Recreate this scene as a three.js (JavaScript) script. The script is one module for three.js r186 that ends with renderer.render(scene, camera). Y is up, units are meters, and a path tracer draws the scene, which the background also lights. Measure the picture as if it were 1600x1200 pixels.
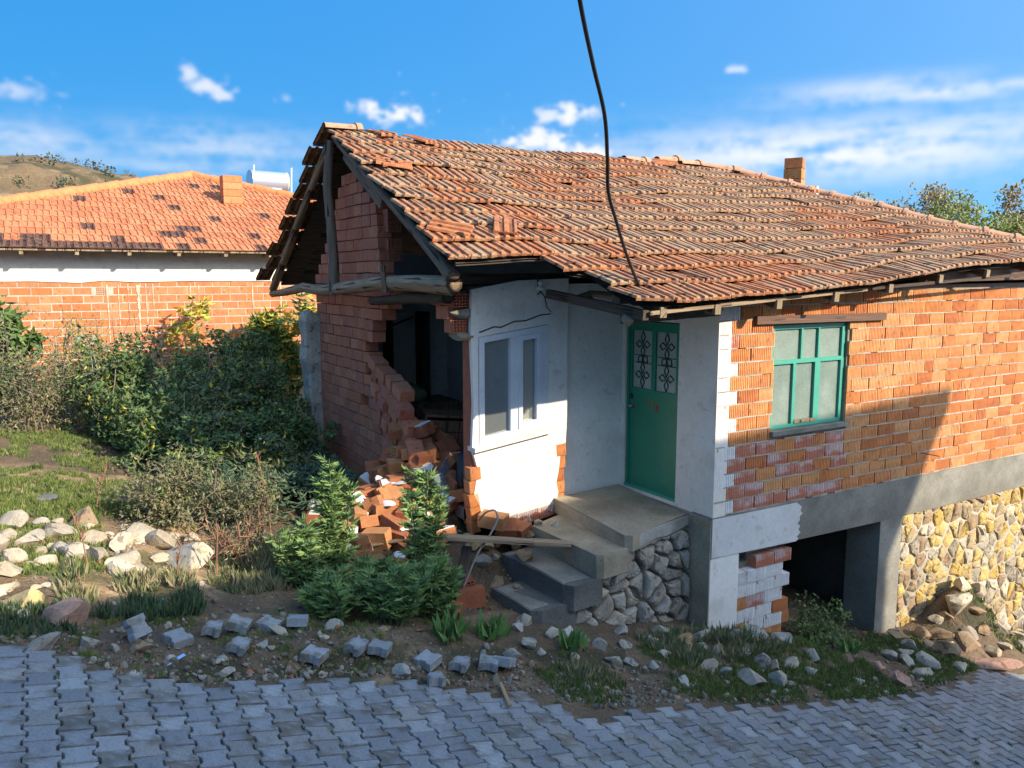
import * as THREE from 'three';
import { mergeGeometries, toCreasedNormals } from 'three/addons/utils/BufferGeometryUtils.js';
import { FontLoader } from 'three/addons/loaders/FontLoader.js';
import { TextGeometry } from 'three/addons/geometries/TextGeometry.js';

// ---------------------------------------------------------------- camera, sky, sun, exposure
const scene = new THREE.Scene();
const camera = new THREE.PerspectiveCamera(51.28, 4 / 3, 0.1, 3000);
camera.position.set(-5.98, 3.8, 5.95);
camera.lookAt(-5.98 + 5.05, 3.8 - 1.331, 5.95 - 8.53);
const renderer = new THREE.WebGLRenderer({ antialias: true });
renderer.setSize(1024, 768);
renderer.toneMapping = THREE.LinearToneMapping;
renderer.toneMappingExposure = 2.5;
renderer.shadowMap.enabled = true;
const SUN = new THREE.Vector3(0.494, 0.543, 0.87).normalize();
const sun = new THREE.DirectionalLight(new THREE.Color().setRGB(1.0, 0.88, 0.70), 3.15);
sun.position.copy(SUN).multiplyScalar(60);
sun.castShadow = true;
sun.shadow.mapSize.set(4096, 4096);
Object.assign(sun.shadow.camera, { left: -25, right: 25, top: 25, bottom: -25, near: 1, far: 140 });
scene.add(sun); scene.add(sun.target);

// ---------------------------------------------------------------- numbers
function rngOf(seed) { let a = seed >>> 0; return () => { a = (a + 0x6D2B79F5) | 0; let t = Math.imul(a ^ (a >>> 15), 1 | a); t = (t + Math.imul(t ^ (t >>> 7), 61 | t)) ^ t; return ((t ^ (t >>> 14)) >>> 0) / 4294967296; }; }
const hash2 = (x, y) => { let h = Math.imul(x | 0, 374761393) + Math.imul(y | 0, 668265263); h = Math.imul(h ^ (h >>> 13), 1274126177); return ((h ^ (h >>> 16)) >>> 0) / 4294967296; };
function vnoise(x, y, per = 0) {
  let xi = Math.floor(x), yi = Math.floor(y); const fx = x - xi, fy = y - yi, u = fx * fx * (3 - 2 * fx), v = fy * fy * (3 - 2 * fy);
  let x1 = xi + 1, y1 = yi + 1; if (per) { xi = ((xi % per) + per) % per; x1 = ((x1 % per) + per) % per; yi = ((yi % per) + per) % per; y1 = ((y1 % per) + per) % per; }
  const a = hash2(xi, yi), b = hash2(x1, yi), c = hash2(xi, y1), d = hash2(x1, y1);
  return a + (b - a) * u + (c - a) * v + (a - b - c + d) * u * v;
}
function fbm(x, y, oct = 4, per = 0) { let s = 0, a = .5, n = 0; for (let i = 0; i < oct; i++) { s += a * vnoise(x + i * 17, y + i * 31, per); n += a; a *= .5; x *= 2; y *= 2; if (per) per *= 2; } return s / n; }
const clamp = (v, a = 0, b = 1) => Math.min(b, Math.max(a, v));
const smooth = (a, b, x) => { const t = clamp((x - a) / (b - a)); return t * t * (3 - 2 * t); };
const lerp = (a, b, t) => a + (b - a) * t;

// ---------------------------------------------------------------- the sky: clear autumn air with a few clouds
{
  const W = 2048, H = 1024, d = new Float32Array(W * H * 4);
  // small clouds: azimuth, elevation, half widths (degrees), density
  const puffs = [[21.0, 10.9, 1.3, .7, 1.0], [22.9, 11.0, 1.6, .9, 1.25], [33.2, 10.8, 1.2, .6, .8], [34.6, 11.0, 1.7, .75, 1.0], [32.6, 9.3, 2.6, .8, 1.15], [31.2, 9.2, 1.5, .6, 1.1], [36.2, 8.5, 1.8, .5, 1.0],
    [9.4, 12.6, .7, .6, .75], [10.4, 12.0, 1.2, .55, .8], [11.5, 11.5, 1.0, .55, .75], [0.3, 10.9, 3.2, .5, .55], [45.7, 13.3, .8, .25, .6], [15.5, 11.6, .5, .35, .4]];
  const sheets = [[51.5, 8.0, 15, 1.9, 1.0], [58, 11.0, 9, .55, .75], [54, 11.6, 6, .7, .6], [11, 8.2, 7.5, 1.5, .55], [0, 8.0, 6, 1.2, .6], [9, 7.0, 9, 1.0, .4], [-30, 9, 14, 1.6, .7], [-75, 12, 20, 2.2, .6], [100, 9, 18, 2, .7], [140, 14, 15, 2.5, .6], [-130, 11, 22, 2.2, .6], [180, 10, 16, 2, .6]];
  for (let j = 0; j < H; j++) {
    const el = ((j + .5) / H - .5) * 180;
    for (let i = 0; i < W; i++) {
      const phi = ((i + .5) / W - .5) * 2 * Math.PI, dx = Math.cos(phi), dz = Math.sin(phi);
      const az = Math.atan2(dx, -dz) * 180 / Math.PI;
      const e = Math.max(el, 0), k = Math.exp(-e / 9), ce = Math.cos(e * Math.PI / 180), se = Math.sin(e * Math.PI / 180);
      // air brighter and whiter towards the sun, a glow added to fill shade
      const gam = Math.acos(clamp(dx * ce * SUN.x + se * SUN.y + dz * ce * SUN.z, -1, 1)) * 180 / Math.PI, glow = .5 * Math.exp(-gam / 14) + 2.3 * Math.exp(-gam / 23.5);
      let r = lerp(.001, .07, k) + glow * .84, g = lerp(.112, .25, k) + glow * .90, b = lerp(.325, .41, k) + glow;
      let a = 0;
      if (el > -2 && el < 60) {
        const n = fbm(az * .55, el * 1.1, 5), n2 = fbm(az * .22 + 40, el * 1.7 + 7, 6), n3 = fbm(az * 1.7, el * 2.6, 4);
        for (const [pa, pe, wa, we, den] of puffs) { const u = (az - pa) / wa, v = (el - pe) / we; const q = u * u + v * v; if (q < 9) a = Math.max(a, den * smooth(.28, .85, Math.exp(-q * .8) * .75 + (n3 - .5) * .95 + (n - .5) * .5)); }
        for (const [pa, pe, wa, we, den] of sheets) { let u = az - pa; if (u > 180) u -= 360; if (u < -180) u += 360; u /= wa; const v = (el - pe) / we, q = u * u + v * v; if (q < 6) a = Math.max(a, den * Math.exp(-q * 1.1) * smooth(.30, .70, n2 * .5 + n * .25 + n3 * .25 + .06)); }
        a = clamp(a);
      }
      const w = .41 + glow * .5, o = (j * W + i) * 4;
      if (el < 0) { r = .16; g = .17; b = .15; a = 0; }
      d[o] = lerp(r, w, a * .9); d[o + 1] = lerp(g, w, a * .9); d[o + 2] = lerp(b, w * 1.02, a * .9); d[o + 3] = 1;
    }
  }
  const t = new THREE.DataTexture(d, W, H, THREE.RGBAFormat, THREE.FloatType);
  t.mapping = THREE.EquirectangularReflectionMapping; t.magFilter = THREE.LinearFilter; t.minFilter = THREE.LinearFilter; t.needsUpdate = true;
  scene.background = t; scene.environment = t;
}

// ---------------------------------------------------------------- textures (what the surfaces are made of)
function tex(size, fn, srgb = true, rx = 1, ry = rx) {
  const d = new Uint8Array(size * size * 4);
  for (let j = 0; j < size; j++) for (let i = 0; i < size; i++) { const c = fn(i / size, j / size, i, j), o = (j * size + i) * 4; d[o] = clamp(c[0]) * 255; d[o + 1] = clamp(c[1]) * 255; d[o + 2] = clamp(c[2]) * 255; d[o + 3] = 255; }
  const t = new THREE.DataTexture(d, size, size); t.wrapS = t.wrapT = THREE.RepeatWrapping; t.magFilter = THREE.LinearFilter; t.minFilter = THREE.LinearMipmapLinearFilter; t.generateMipmaps = true;
  if (srgb) t.colorSpace = THREE.SRGBColorSpace; t.repeat.set(rx, ry); t.needsUpdate = true; return t;
}
const grey = v => [v, v, v];
const mix3 = (a, b, t) => [lerp(a[0], b[0], t), lerp(a[1], b[1], t), lerp(a[2], b[2], t)];
const N = (u, v, f, o = 4) => fbm(u * f, v * f, o, f);
// fired clay with pressed vertical ridges, 0.6 m a side
const tClay = tex(512, (u, v) => { const n = N(u, v, 8, 5), m = N(u + .3, v, 32, 3); const s = smooth(.56, .75, N(u, v + .4, 6, 4)); let c = mix3([.80, .74, .70], [1, .98, .95], n * .7 + m * .3); c = mix3(c, [1, .97, .9], s * .5); return mix3(c, [.55, .45, .42], smooth(.68, .8, N(u + .7, v + .2, 10, 4)) * .6); }, true, 1 / .6);
const tRidge = tex(512, (u, v) => { const f = (u * 52) % 1; return grey((f < .34 ? .25 : .85) * .8 + .2 * N(u, v, 64, 2)); }, false, 1 / .6);
const tClayLines = tex(512, (u, v) => { const n = N(u, v, 8, 5), m = N(u + .3, v, 32, 3), f = (u * 6.2) % 1; let c = mix3([.78, .72, .69], [1, .98, .96], n * .65 + m * .35); if (f < .06 + .04 * m) c = mix3(c, [1, .93, .86], .7); return mix3(c, [.6, .52, .5], smooth(.66, .8, N(u + .7, v + .2, 7, 4)) * .5); }, true, 1 / .6);
const tWash = tex(512, (u, v) => { const s = smooth(.36, .66, N(u, v, 6, 6) + (N(u, v, 60, 2) - .5) * .2); const n = N(u, v, 20, 3); return mix3(mix3([.70, .42, .32], [.80, .50, .38], n), mix3([.76, .66, .63], [.86, .78, .75], n), s * .9); }, true, 1 / .6);
const tWhite = tex(512, (u, v) => { const s = smooth(.66, .78, N(u, v, 7, 5)); const n = N(u, v, 20, 3); return mix3(mix3([.84, .82, .79], [.95, .94, .91], n), [.62, .38, .3], s * .8); }, true, 1 / .6);
// roof tile, u runs across the tile, v along it; grime and lichen sit in the channels
function tileTex(li, gr, seed) { return tex(512, (u, v) => {
  const U = u * 4, f = U % 1, n = N(u + seed, v, 16, 5), m = N(u, v + seed, 64, 3);
  let c = mix3([.66, .50, .42], [1, .95, .9], n * .6 + m * .4);
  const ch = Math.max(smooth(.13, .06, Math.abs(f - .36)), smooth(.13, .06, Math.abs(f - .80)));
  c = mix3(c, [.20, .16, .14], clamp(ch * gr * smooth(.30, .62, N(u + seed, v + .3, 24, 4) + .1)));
  c = mix3(c, [.86, .85, .79], clamp(smooth(1 - li, 1.12 - li, N(u * 1 + .2, v + seed, 20, 5) * 1.25)) * (.55 + .45 * m));
  return mix3(c, [.16, .13, .12], smooth(.66, .76, N(u + .5, v + seed, 12, 5)) * .75);
}, true, 1, 1); }
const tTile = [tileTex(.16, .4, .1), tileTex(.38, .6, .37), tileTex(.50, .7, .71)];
const tPlaster = tex(512, (u, v) => { const n = N(u, v, 4, 5), m = N(u, v, 48, 3); let c = mix3([.86, .84, .81], [1, .99, .97], n * .6 + m * .4); c = mix3(c, [.72, .66, .58], smooth(.60, .78, N(u + .4, v + .1, 5, 5)) * .2); return mix3(c, [.70, .65, .58], smooth(.68, .82, N(u + .2, v + .6, 22, 4)) * .28); }, true, .6);
const tPlasterB = tex(512, (u, v) => grey(N(u, v, 12, 5) * .7 + N(u, v, 90, 2) * .3), false, .6);
const tConc = tex(512, (u, v) => { const n = N(u, v, 5, 5), m = N(u, v, 60, 3); let c = mix3([.62, .61, .58], [.98, .97, .93], n * .55 + m * .45); c = mix3(c, [.50, .49, .45], smooth(.45, .80, N(u + .3, v + .8, 4, 6)) * .45); return mix3(c, [.45, .44, .41], smooth(.70, .78, m) * .4); }, true, .55);
const tConcB = tex(512, (u, v) => grey(N(u, v, 10, 5) * .6 + N(u, v, 100, 2) * .4), false, .8);
const tSoot = tex(512, (u, v) => { const n = N(u, v, 6, 5); return mix3([.13, .13, .13], [.95, .93, .9], clamp(.25 + smooth(.30, .62, n + (N(u, v, 50, 2) - .5) * .3))); }, true, .9);
const tWood = tex(512, (u, v) => { const n = fbm(u * 40, v * 3, 4), k = fbm(u * 90, v * 5 + 9, 3); let c = mix3([.52, .46, .40], [1, .96, .9], n * .6 + k * .4); return mix3(c, [.2, .17, .15], smooth(.62, .72, fbm(u * 26 + 7, v * 1.6, 3)) * .8); }, true, 1);
const tWoodB = tex(512, (u, v) => grey(fbm(u * 40, v * 3, 4) * .7 + fbm(u * 90, v * 5 + 9, 3) * .3), false, 1);
const tDirt = tex(1024, (u, v) => { const n = N(u, v, 6, 6), m = N(u, v, 90, 3); let c = mix3([.36, .31, .25], [.70, .62, .51], n * .5 + m * .5); c = mix3(c, [.72, .66, .56], smooth(.60, .74, N(u + .3, v + .3, 12, 5)) * .55); return mix3(c, [.20, .23, .11], smooth(.54, .68, N(u + .8, v, 5, 5)) * .55); }, true, 1 / 2.2);
const tDirtB = tex(512, (u, v) => grey(N(u, v, 16, 5) * .6 + N(u, v, 80, 2) * .4), false, 1 / 1.1);
const tStone = tex(512, (u, v) => { const n = N(u, v, 5, 6), m = N(u, v, 50, 3); let c = mix3([.60, .58, .55], [1, .98, .94], n * .6 + m * .4); c = mix3(c, [.42, .40, .36], smooth(.60, .72, N(u + .3, v + .7, 11, 5)) * .6); return mix3(c, [1, .93, .78], smooth(.58, .75, N(u + .1, v + .2, 4, 4)) * .4); }, true, 1.6);
const tStoneB = tex(512, (u, v) => grey(N(u, v, 9, 6) * .75 + N(u, v, 70, 2) * .25), false, 1.6);
const tPaver = tex(512, (u, v) => { const n = N(u, v, 6, 5), m = N(u, v, 110, 2); let c = mix3([.66, .66, .66], [.98, .98, .97], n * .5 + m * .5); c = mix3(c, [.60, .54, .45], smooth(.50, .72, N(u + .6, v + .2, 7, 5)) * .7); return mix3(c, [.55, .54, .5], smooth(.66, .80, N(u, v + .5, 26, 3)) * .3); }, true, 1.1);
const tPaverB = tex(512, (u, v) => grey(N(u, v, 20, 5) * .6 + N(u, v, 120, 2) * .4), false, 1.4);
const tDust = tex(512, (u, v) => { const n = N(u, v, 4, 5), m = N(u, v, 80, 2); return mix3([.60, .64, .61], [.92, .94, .90], n * .65 + m * .35); }, true, 1);
const tPaint = tex(512, (u, v) => { const n = N(u, v, 5, 5), m = N(u, v, 60, 3); let c = mix3([.86, .86, .86], [1, 1, 1], n * .6 + m * .4); return mix3(c, [1.0, .98, .92], smooth(.73, .76, N(u + .4, v, 34, 3)) * .7); }, true, 1);

// ---------------------------------------------------------------- materials
const lin = (r, g, b) => new THREE.Color().setRGB(r, g, b);
const M = (r, g, b, o = {}) => new THREE.MeshStandardMaterial({ color: lin(r, g, b), roughness: .9, metalness: 0, side: THREE.DoubleSide, ...o });
const clay = (r, g, b, map = tClay) => M(r, g, b, { map, bumpMap: map === tClayLines ? null : tRidge, bumpScale: .011, roughness: .92 });
const fired = (r, g, b) => M(r, g, b, { map: tClay, roughness: .92 });
const mBrick = [fired(.72, .335, .125), fired(.68, .285, .095), fired(.76, .385, .155), fired(.62, .235, .085), fired(.78, .44, .20), fired(.72, .325, .13)];
const mWashBrick = [M(1, 1, 1, { map: tWash, bumpMap: tRidge, bumpScale: .003 }), M(.95, .93, .93, { map: tWhite, bumpMap: tRidge, bumpScale: .0025 })];
const mGable = [clay(.58, .215, .115, tClayLines), clay(.54, .19, .10, tClayLines), clay(.62, .25, .14, tClayLines), clay(.50, .19, .12, tClayLines)];
const mLoose = [clay(.60, .27, .11), clay(.52, .20, .09), clay(.46, .16, .075), clay(.66, .33, .14)];
const mFar = [clay(.66, .26, .10, tClayLines), clay(.62, .225, .08, tClayLines), clay(.70, .31, .14, tClayLines), clay(.64, .25, .11, tClayLines)];
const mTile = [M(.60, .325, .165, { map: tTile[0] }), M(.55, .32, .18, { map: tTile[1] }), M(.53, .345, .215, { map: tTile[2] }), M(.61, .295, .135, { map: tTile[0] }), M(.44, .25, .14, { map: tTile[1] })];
const mMortar = M(.46, .41, .35, { map: tConc, bumpMap: tConcB, bumpScale: .006 });
const mMortarPale = M(.66, .61, .53, { map: tConc, bumpMap: tConcB, bumpScale: .006 });
const mWhite = M(.90, .87, .82, { map: tPlaster, bumpMap: tPlasterB, bumpScale: .004 });
const mCream = M(.88, .82, .73, { map: tPlaster, bumpMap: tPlasterB, bumpScale: .004 });
const mConc = M(.40, .38, .34, { map: tConc, bumpMap: tConcB, bumpScale: .005 });
const mConcTan = M(.58, .49, .37, { map: tConc, bumpMap: tConcB, bumpScale: .006 });
const mConcDark = M(.21, .205, .20, { map: tConc, bumpMap: tConcB, bumpScale: .008 });
const mCellarShade = M(.24, .225, .205, { map: tConc, bumpMap: tConcB, bumpScale: .008 });  // cellar shade put into the colour, darker than the plain concrete
const mConcPale = M(.66, .64, .61, { map: tConc, bumpMap: tConcB, bumpScale: .004 });
const mSooty = M(.70, .68, .65, { map: tSoot, bumpMap: tConcB, bumpScale: .004 });
const mWood = M(.30, .24, .185, { map: tWood, bumpMap: tWoodB, bumpScale: .008 });
const mWoodDark = M(.13, .105, .085, { map: tWood, bumpMap: tWoodB, bumpScale: .008 });
const mWoodPale = M(.50, .42, .31, { map: tWood, bumpMap: tWoodB, bumpScale: .006 });
const mWoodBrown = M(.24, .13, .08, { map: tWood, bumpMap: tWoodB, bumpScale: .003, roughness: .6 });
const mDirt = M(.62, .60, .56, { vertexColors: true, map: tDirt, bumpMap: tDirtB, bumpScale: .03 });
const stoneM = (r, g, b) => M(r, g, b, { map: tStone, bumpMap: tStoneB, bumpScale: .012, roughness: .95 });
const mYellowStone = [stoneM(.68, .51, .23), stoneM(.58, .46, .28), stoneM(.72, .55, .22), stoneM(.48, .42, .34), stoneM(.72, .65, .52), stoneM(.46, .33, .21), stoneM(.66, .45, .13)];
const mGreyStone = [stoneM(.52, .50, .46), stoneM(.60, .57, .52), stoneM(.48, .44, .39), stoneM(.56, .51, .43), stoneM(.44, .44, .41)];
const mPaleStone = [stoneM(.68, .60, .47), stoneM(.62, .55, .44), stoneM(.74, .66, .54), stoneM(.58, .50, .38)];
const mPink = stoneM(.62, .38, .29), mYellowRock = stoneM(.70, .55, .28), mBrownRock = stoneM(.42, .30, .19), mOrangeRock = stoneM(.50, .33, .18);
const mPaver = [[.34, .34, .345], [.38, .38, .38], [.31, .31, .315], [.39, .365, .335], [.42, .42, .415], [.33, .32, .30], [.28, .285, .29]].map(c => M(...c, { map: tPaver, bumpMap: tPaverB, bumpScale: .006, roughness: .85 }));
const mBlock = [[.40, .41, .41], [.44, .44, .43], [.37, .38, .38]].map(c => M(...c, { map: tPaver, bumpMap: tPaverB, bumpScale: .006 }));
const mGreen = M(.022, .24, .135, { map: tPaint, roughness: .38 });
const mGreenPale = M(.06, .36, .25, { map: tPaint, roughness: .5 });
const mPvc = M(.72, .74, .77, { map: tPaint, roughness: .35 });
const mDarkGlass = new THREE.MeshPhysicalMaterial({ color: lin(.75, .78, .76), roughness: .08, transmission: .9, thickness: 0, side: THREE.DoubleSide });
const mDustGlass = M(.36, .42, .39, { map: tDust, roughness: .22 });
const mFrost = M(.62, .64, .58, { map: tDust, roughness: .3 });
const mCurtain = M(.85, .72, .62, { roughness: .95 });
const mIron = M(.035, .05, .045, { roughness: .5, metalness: .3 });
const mSteel = M(.30, .30, .31, { roughness: .45, metalness: .8 });
const mRubber = M(.012, .012, .013, { roughness: .45 });
const mPorcelain = M(.78, .78, .76, { roughness: .2 });
const mWire = M(.60, .60, .58, { roughness: .6 });
const mLeaf = new THREE.MeshPhysicalMaterial({ color: 0xffffff, vertexColors: true, roughness: .75, transmission: .28, thickness: 0, side: THREE.DoubleSide });
const mStem = M(.20, .155, .10, { vertexColors: false }), mStemGrey = M(.36, .33, .29), mStemRed = M(.30, .14, .08), mStemGreen = M(.10, .15, .05);

// ---------------------------------------------------------------- naming
const taken = new Map();
function numbered(name) { const k = taken.get(name) || 0; taken.set(name, k + 1); return k ? `${name}_${String(k).padStart(3, '0')}` : name; }
function finish(o) { o.castShadow = true; o.receiveShadow = true; return o; }
function part(name, geo, mat, parent, label) { const m = finish(new THREE.Mesh(geo, mat)); m.name = name; if (label) m.userData.label = label; parent.add(m); return m; }
function stuffPart(name, geo, mat, parent) { const m = part(name, geo, mat, parent); m.userData.kind = 'stuff'; return m; }
function tag(o, label, category, group, kind) { o.userData.label = label; o.userData.category = category; if (group) o.userData.group = group; if (kind) o.userData.kind = kind; return o; }
function thing(name, label, category, group, pos = [0, 0, 0], turn = 0) { const o = new THREE.Group(); o.name = numbered(name); o.position.set(...pos); o.rotation.y = turn; tag(o, label, category, group); scene.add(o); return o; }
function single(name, geo, mat, label, category, group, kind) { const m = finish(new THREE.Mesh(geo, mat)); m.name = numbered(name); tag(m, label, category, group, kind); scene.add(m); return m; }

// ---------------------------------------------------------------- geometry helpers
const V = (x, y, z) => new THREE.Vector3(x, y, z);
function plain(g) { const n = g.index ? g.toNonIndexed() : g; for (const k of Object.keys(n.attributes)) if (!['position', 'normal', 'uv', 'color'].includes(k)) n.deleteAttribute(k); n.clearGroups?.(); return n; }
const merge = list => mergeGeometries(list.map(plain), false);
// uv in metres from the way each face points
function metreUV(g0, ox = 0, oy = 0) {
  const g = plain(g0); g.computeVertexNormals(); const p = g.attributes.position, uv = new Float32Array(p.count * 2), a = V(), b = V(), c = V(), n = V();
  for (let i = 0; i < p.count; i += 3) {
    a.fromBufferAttribute(p, i); b.fromBufferAttribute(p, i + 1); c.fromBufferAttribute(p, i + 2); n.copy(b).sub(a).cross(c.clone().sub(a));
    const x = Math.abs(n.x), y = Math.abs(n.y), z = Math.abs(n.z);
    [a, b, c].forEach((q, k) => { const s = y > x && y > z ? [q.x, q.z] : x > z ? [q.z, q.y] : [q.x, q.y]; uv[(i + k) * 2] = s[0] + ox; uv[(i + k) * 2 + 1] = s[1] + oy; });
  }
  g.setAttribute('uv', new THREE.BufferAttribute(uv, 2)); return g;
}
const box = (w, h, d, x = 0, y = 0, z = 0) => metreUV(new THREE.BoxGeometry(w, h, d).translate(x, y, z), x * .37, z * .53);
const slab = (x0, x1, y0, y1, z0, z1) => box(x1 - x0, y1 - y0, z1 - z0, (x0 + x1) / 2, (y0 + y1) / 2, (z0 + z1) / 2);
// a block with chamfered edges, centred
function block(w, h, d, c = .004, ox = 0, oy = 0) {
  const s = new THREE.Shape(); const a = w / 2 - c, b = h / 2 - c; s.moveTo(-a, -b); s.lineTo(a, -b); s.lineTo(a, b); s.lineTo(-a, b); s.closePath();
  return metreUV(new THREE.ExtrudeGeometry(s, { depth: d - 2 * c, bevelEnabled: true, bevelThickness: c, bevelSize: c, bevelSegments: 1 }).translate(0, 0, -d / 2 + c), ox, oy);
}
// wall outline in its own plane with holes, thickness behind its face (face at z = 0, body towards -z)
function panel(outline, holes, thick, opts = {}) {
  const s = new THREE.Shape(outline.map(p => new THREE.Vector2(...p)));
  for (const h of holes) s.holes.push(new THREE.Path(h.map(p => new THREE.Vector2(...p))));
  return metreUV(new THREE.ExtrudeGeometry(s, { depth: thick, bevelEnabled: false, ...opts }).translate(0, 0, -thick));
}
const rect = (x0, x1, y0, y1) => [[x0, y0], [x1, y0], [x1, y1], [x0, y1]];
// bar of round section along a polyline, radius from r0 to r1, with a little unevenness
function limb(pts, r0, r1, sides = 6, rough = 0, rng = null, flat = 1) {
  const P = pts.map(p => Array.isArray(p) ? V(...p) : p), n = P.length, pos = [], uv = [], idx = []; let len = 0;
  let up = V(0, 1, 0); if (Math.abs(P[n - 1].clone().sub(P[0]).normalize().y) > .9) up = V(1, 0, 0);
  for (let i = 0; i < n; i++) {
    const t = P[Math.min(n - 1, i + 1)].clone().sub(P[Math.max(0, i - 1)]).normalize(), a = t.clone().cross(up).normalize(), b = a.clone().cross(t).normalize();
    if (i) len += P[i].distanceTo(P[i - 1]);
    const r = lerp(r0, r1, i / (n - 1));
    for (let k = 0; k <= sides; k++) { const th = k / sides * Math.PI * 2, q = r * (1 + (rough && rng ? (hash2(i * 31 + 7, (k % sides) * 17 + (rng * 1000 | 0)) - .5) * rough : 0)); const v = P[i].clone().addScaledVector(a, Math.cos(th) * q).addScaledVector(b, Math.sin(th) * q * flat); pos.push(v.x, v.y, v.z); uv.push(k / sides * Math.max(.2, r * 6), len); }
  }
  for (let i = 0; i < n - 1; i++) for (let k = 0; k < sides; k++) { const a = i * (sides + 1) + k, b = a + sides + 1; idx.push(a, b, a + 1, b, b + 1, a + 1); }
  for (const e of [0, n - 1]) { const c = pos.length / 3; pos.push(P[e].x, P[e].y, P[e].z); uv.push(0, 0); for (let k = 0; k < sides; k++) { const a = e * (sides + 1) + k; e ? idx.push(a, c, a + 1) : idx.push(a, a + 1, c); } }
  const g = new THREE.BufferGeometry(); g.setAttribute('position', new THREE.Float32BufferAttribute(pos, 3)); g.setAttribute('uv', new THREE.Float32BufferAttribute(uv, 2)); g.setIndex(idx); g.computeVertexNormals(); return plain(g);
}
// squared timber between two points
function timber(a, b, w, h, roll = 0) {
  const A = V(...a), B = V(...b), L = A.distanceTo(B), g = new THREE.BoxGeometry(w, h, L); const uv = g.attributes.uv, p = g.attributes.position;
  for (let i = 0; i < p.count; i++) uv.setXY(i, (p.getX(i) + p.getY(i)) * 2 + A.x, p.getZ(i) + A.y);
  const m = new THREE.Matrix4().lookAt(A, B, V(Math.sin(roll), Math.cos(roll), 0)).setPosition(A.clone().add(B).multiplyScalar(.5)); return plain(g.applyMatrix4(m));
}
// an angular stone: a ball cut by random planes
function stoneGeo(seed, sx, sy, sz, detail = 2, cuts = 10) {
  const r = rngOf(seed), g = new THREE.IcosahedronGeometry(1, detail), p = g.attributes.position, planes = [];
  for (let i = 0; i < cuts; i++) { const n = V(r() - .5, r() - .5, r() - .5).normalize(); planes.push([n, .38 + r() * .34]); }
  const v = V(); for (let i = 0; i < p.count; i++) {
    v.fromBufferAttribute(p, i); for (const [n, d] of planes) { const k = v.dot(n) - d; if (k > 0) v.addScaledVector(n, -k); }
    const j = hash2(Math.round(v.x * 500) + seed, Math.round(v.y * 500) * 7 + Math.round(v.z * 500) * 13); v.multiplyScalar(1 + (j - .5) * .07);
    p.setXYZ(i, v.x * sx * 1.22, v.y * sy * 1.22, v.z * sz * 1.22);
  }
  return toCreasedNormals(metreUV(g, r() * 3, r() * 3), .55);
}
// a lump of cells: polygon of a stone laid in a wall, face at z = 0 .. proud
function clipHalf(poly, px, py, nx, ny) { const out = []; for (let i = 0; i < poly.length; i++) { const a = poly[i], b = poly[(i + 1) % poly.length], da = (a[0] - px) * nx + (a[1] - py) * ny, db = (b[0] - px) * nx + (b[1] - py) * ny; if (da <= 0) out.push(a); if (da * db < 0) { const t = da / (da - db); out.push([lerp(a[0], b[0], t), lerp(a[1], b[1], t)]); } } return out; }
function cells(pts, bound) {
  return pts.map((p, i) => { let poly = bound.slice(); for (let j = 0; j < pts.length && poly.length; j++) { if (j === i) continue; const q = pts[j], dx = q[0] - p[0], dy = q[1] - p[1]; if (dx * dx + dy * dy > 1.6) continue; const L = Math.hypot(dx, dy); poly = clipHalf(poly, (p[0] + q[0]) / 2, (p[1] + q[1]) / 2, dx / L, dy / L); } return poly; });
}
function laidStone(poly, seed, gap, proud, depth) {
  const r = rngOf(seed); let cx = 0, cy = 0; for (const q of poly) { cx += q[0]; cy += q[1]; } cx /= poly.length; cy /= poly.length;
  // more corners, pulled in from the joint and shaken
  let ring = []; for (let i = 0; i < poly.length; i++) { const a = poly[i], b = poly[(i + 1) % poly.length]; ring.push(a); if (Math.hypot(a[0] - b[0], a[1] - b[1]) > .09) ring.push([lerp(a[0], b[0], .35 + r() * .3), lerp(a[1], b[1], .35 + r() * .3)]); }
  ring = ring.map(([x, y]) => { const L = Math.hypot(x - cx, y - cy) || 1, k = Math.max(.3, 1 - (gap * (.5 + r() * 1.3)) / L); return [cx + (x - cx) * k, cy + (y - cy) * k]; });
  { const o = []; for (let i = 0; i < ring.length; i++) { const a = ring[i], b = ring[(i + 1) % ring.length]; o.push([lerp(a[0], b[0], .22), lerp(a[1], b[1], .22)], [lerp(a[0], b[0], .78), lerp(a[1], b[1], .78)]); } ring = o; }
  const n = ring.length, tx = (r() - .5) * .22, ty = (r() - .5) * .22, pos = [];
  const fz = (x, y) => proud + (x - cx) * tx + (y - cy) * ty, A = ring.map(([x, y]) => [x, y, -depth]), B = ring.map(([x, y]) => [x, y, fz(x, y) * .55 - .012 * r()]), C = ring.map(([x, y]) => { const k = .84 + r() * .06, X = cx + (x - cx) * k, Y = cy + (y - cy) * k; return [X, Y, fz(X, Y) * .92 + (r() - .5) * .008]; }), E = ring.map(([x, y]) => { const k = .5 + r() * .1, X = cx + (x - cx) * k, Y = cy + (y - cy) * k; return [X, Y, fz(X, Y) + .006 + (r() - .5) * .016]; }), D = [cx + (r() - .5) * .03, cy + (r() - .5) * .03, fz(cx, cy) + (r() - .4) * .012];
  for (let i = 0; i < n; i++) { const j = (i + 1) % n; pos.push(...A[i], ...A[j], ...B[i], ...A[j], ...B[j], ...B[i], ...B[i], ...B[j], ...C[i], ...B[j], ...C[j], ...C[i], ...C[i], ...C[j], ...E[i], ...C[j], ...E[j], ...E[i], ...E[i], ...E[j], ...D); }
  const g = new THREE.BufferGeometry(); g.setAttribute('position', new THREE.Float32BufferAttribute(pos, 3)); g.setAttribute('normal', new THREE.Float32BufferAttribute(new Float32Array(pos.length), 3)); return toCreasedNormals(metreUV(g, r() * 3, r() * 3), .8);
}

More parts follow.
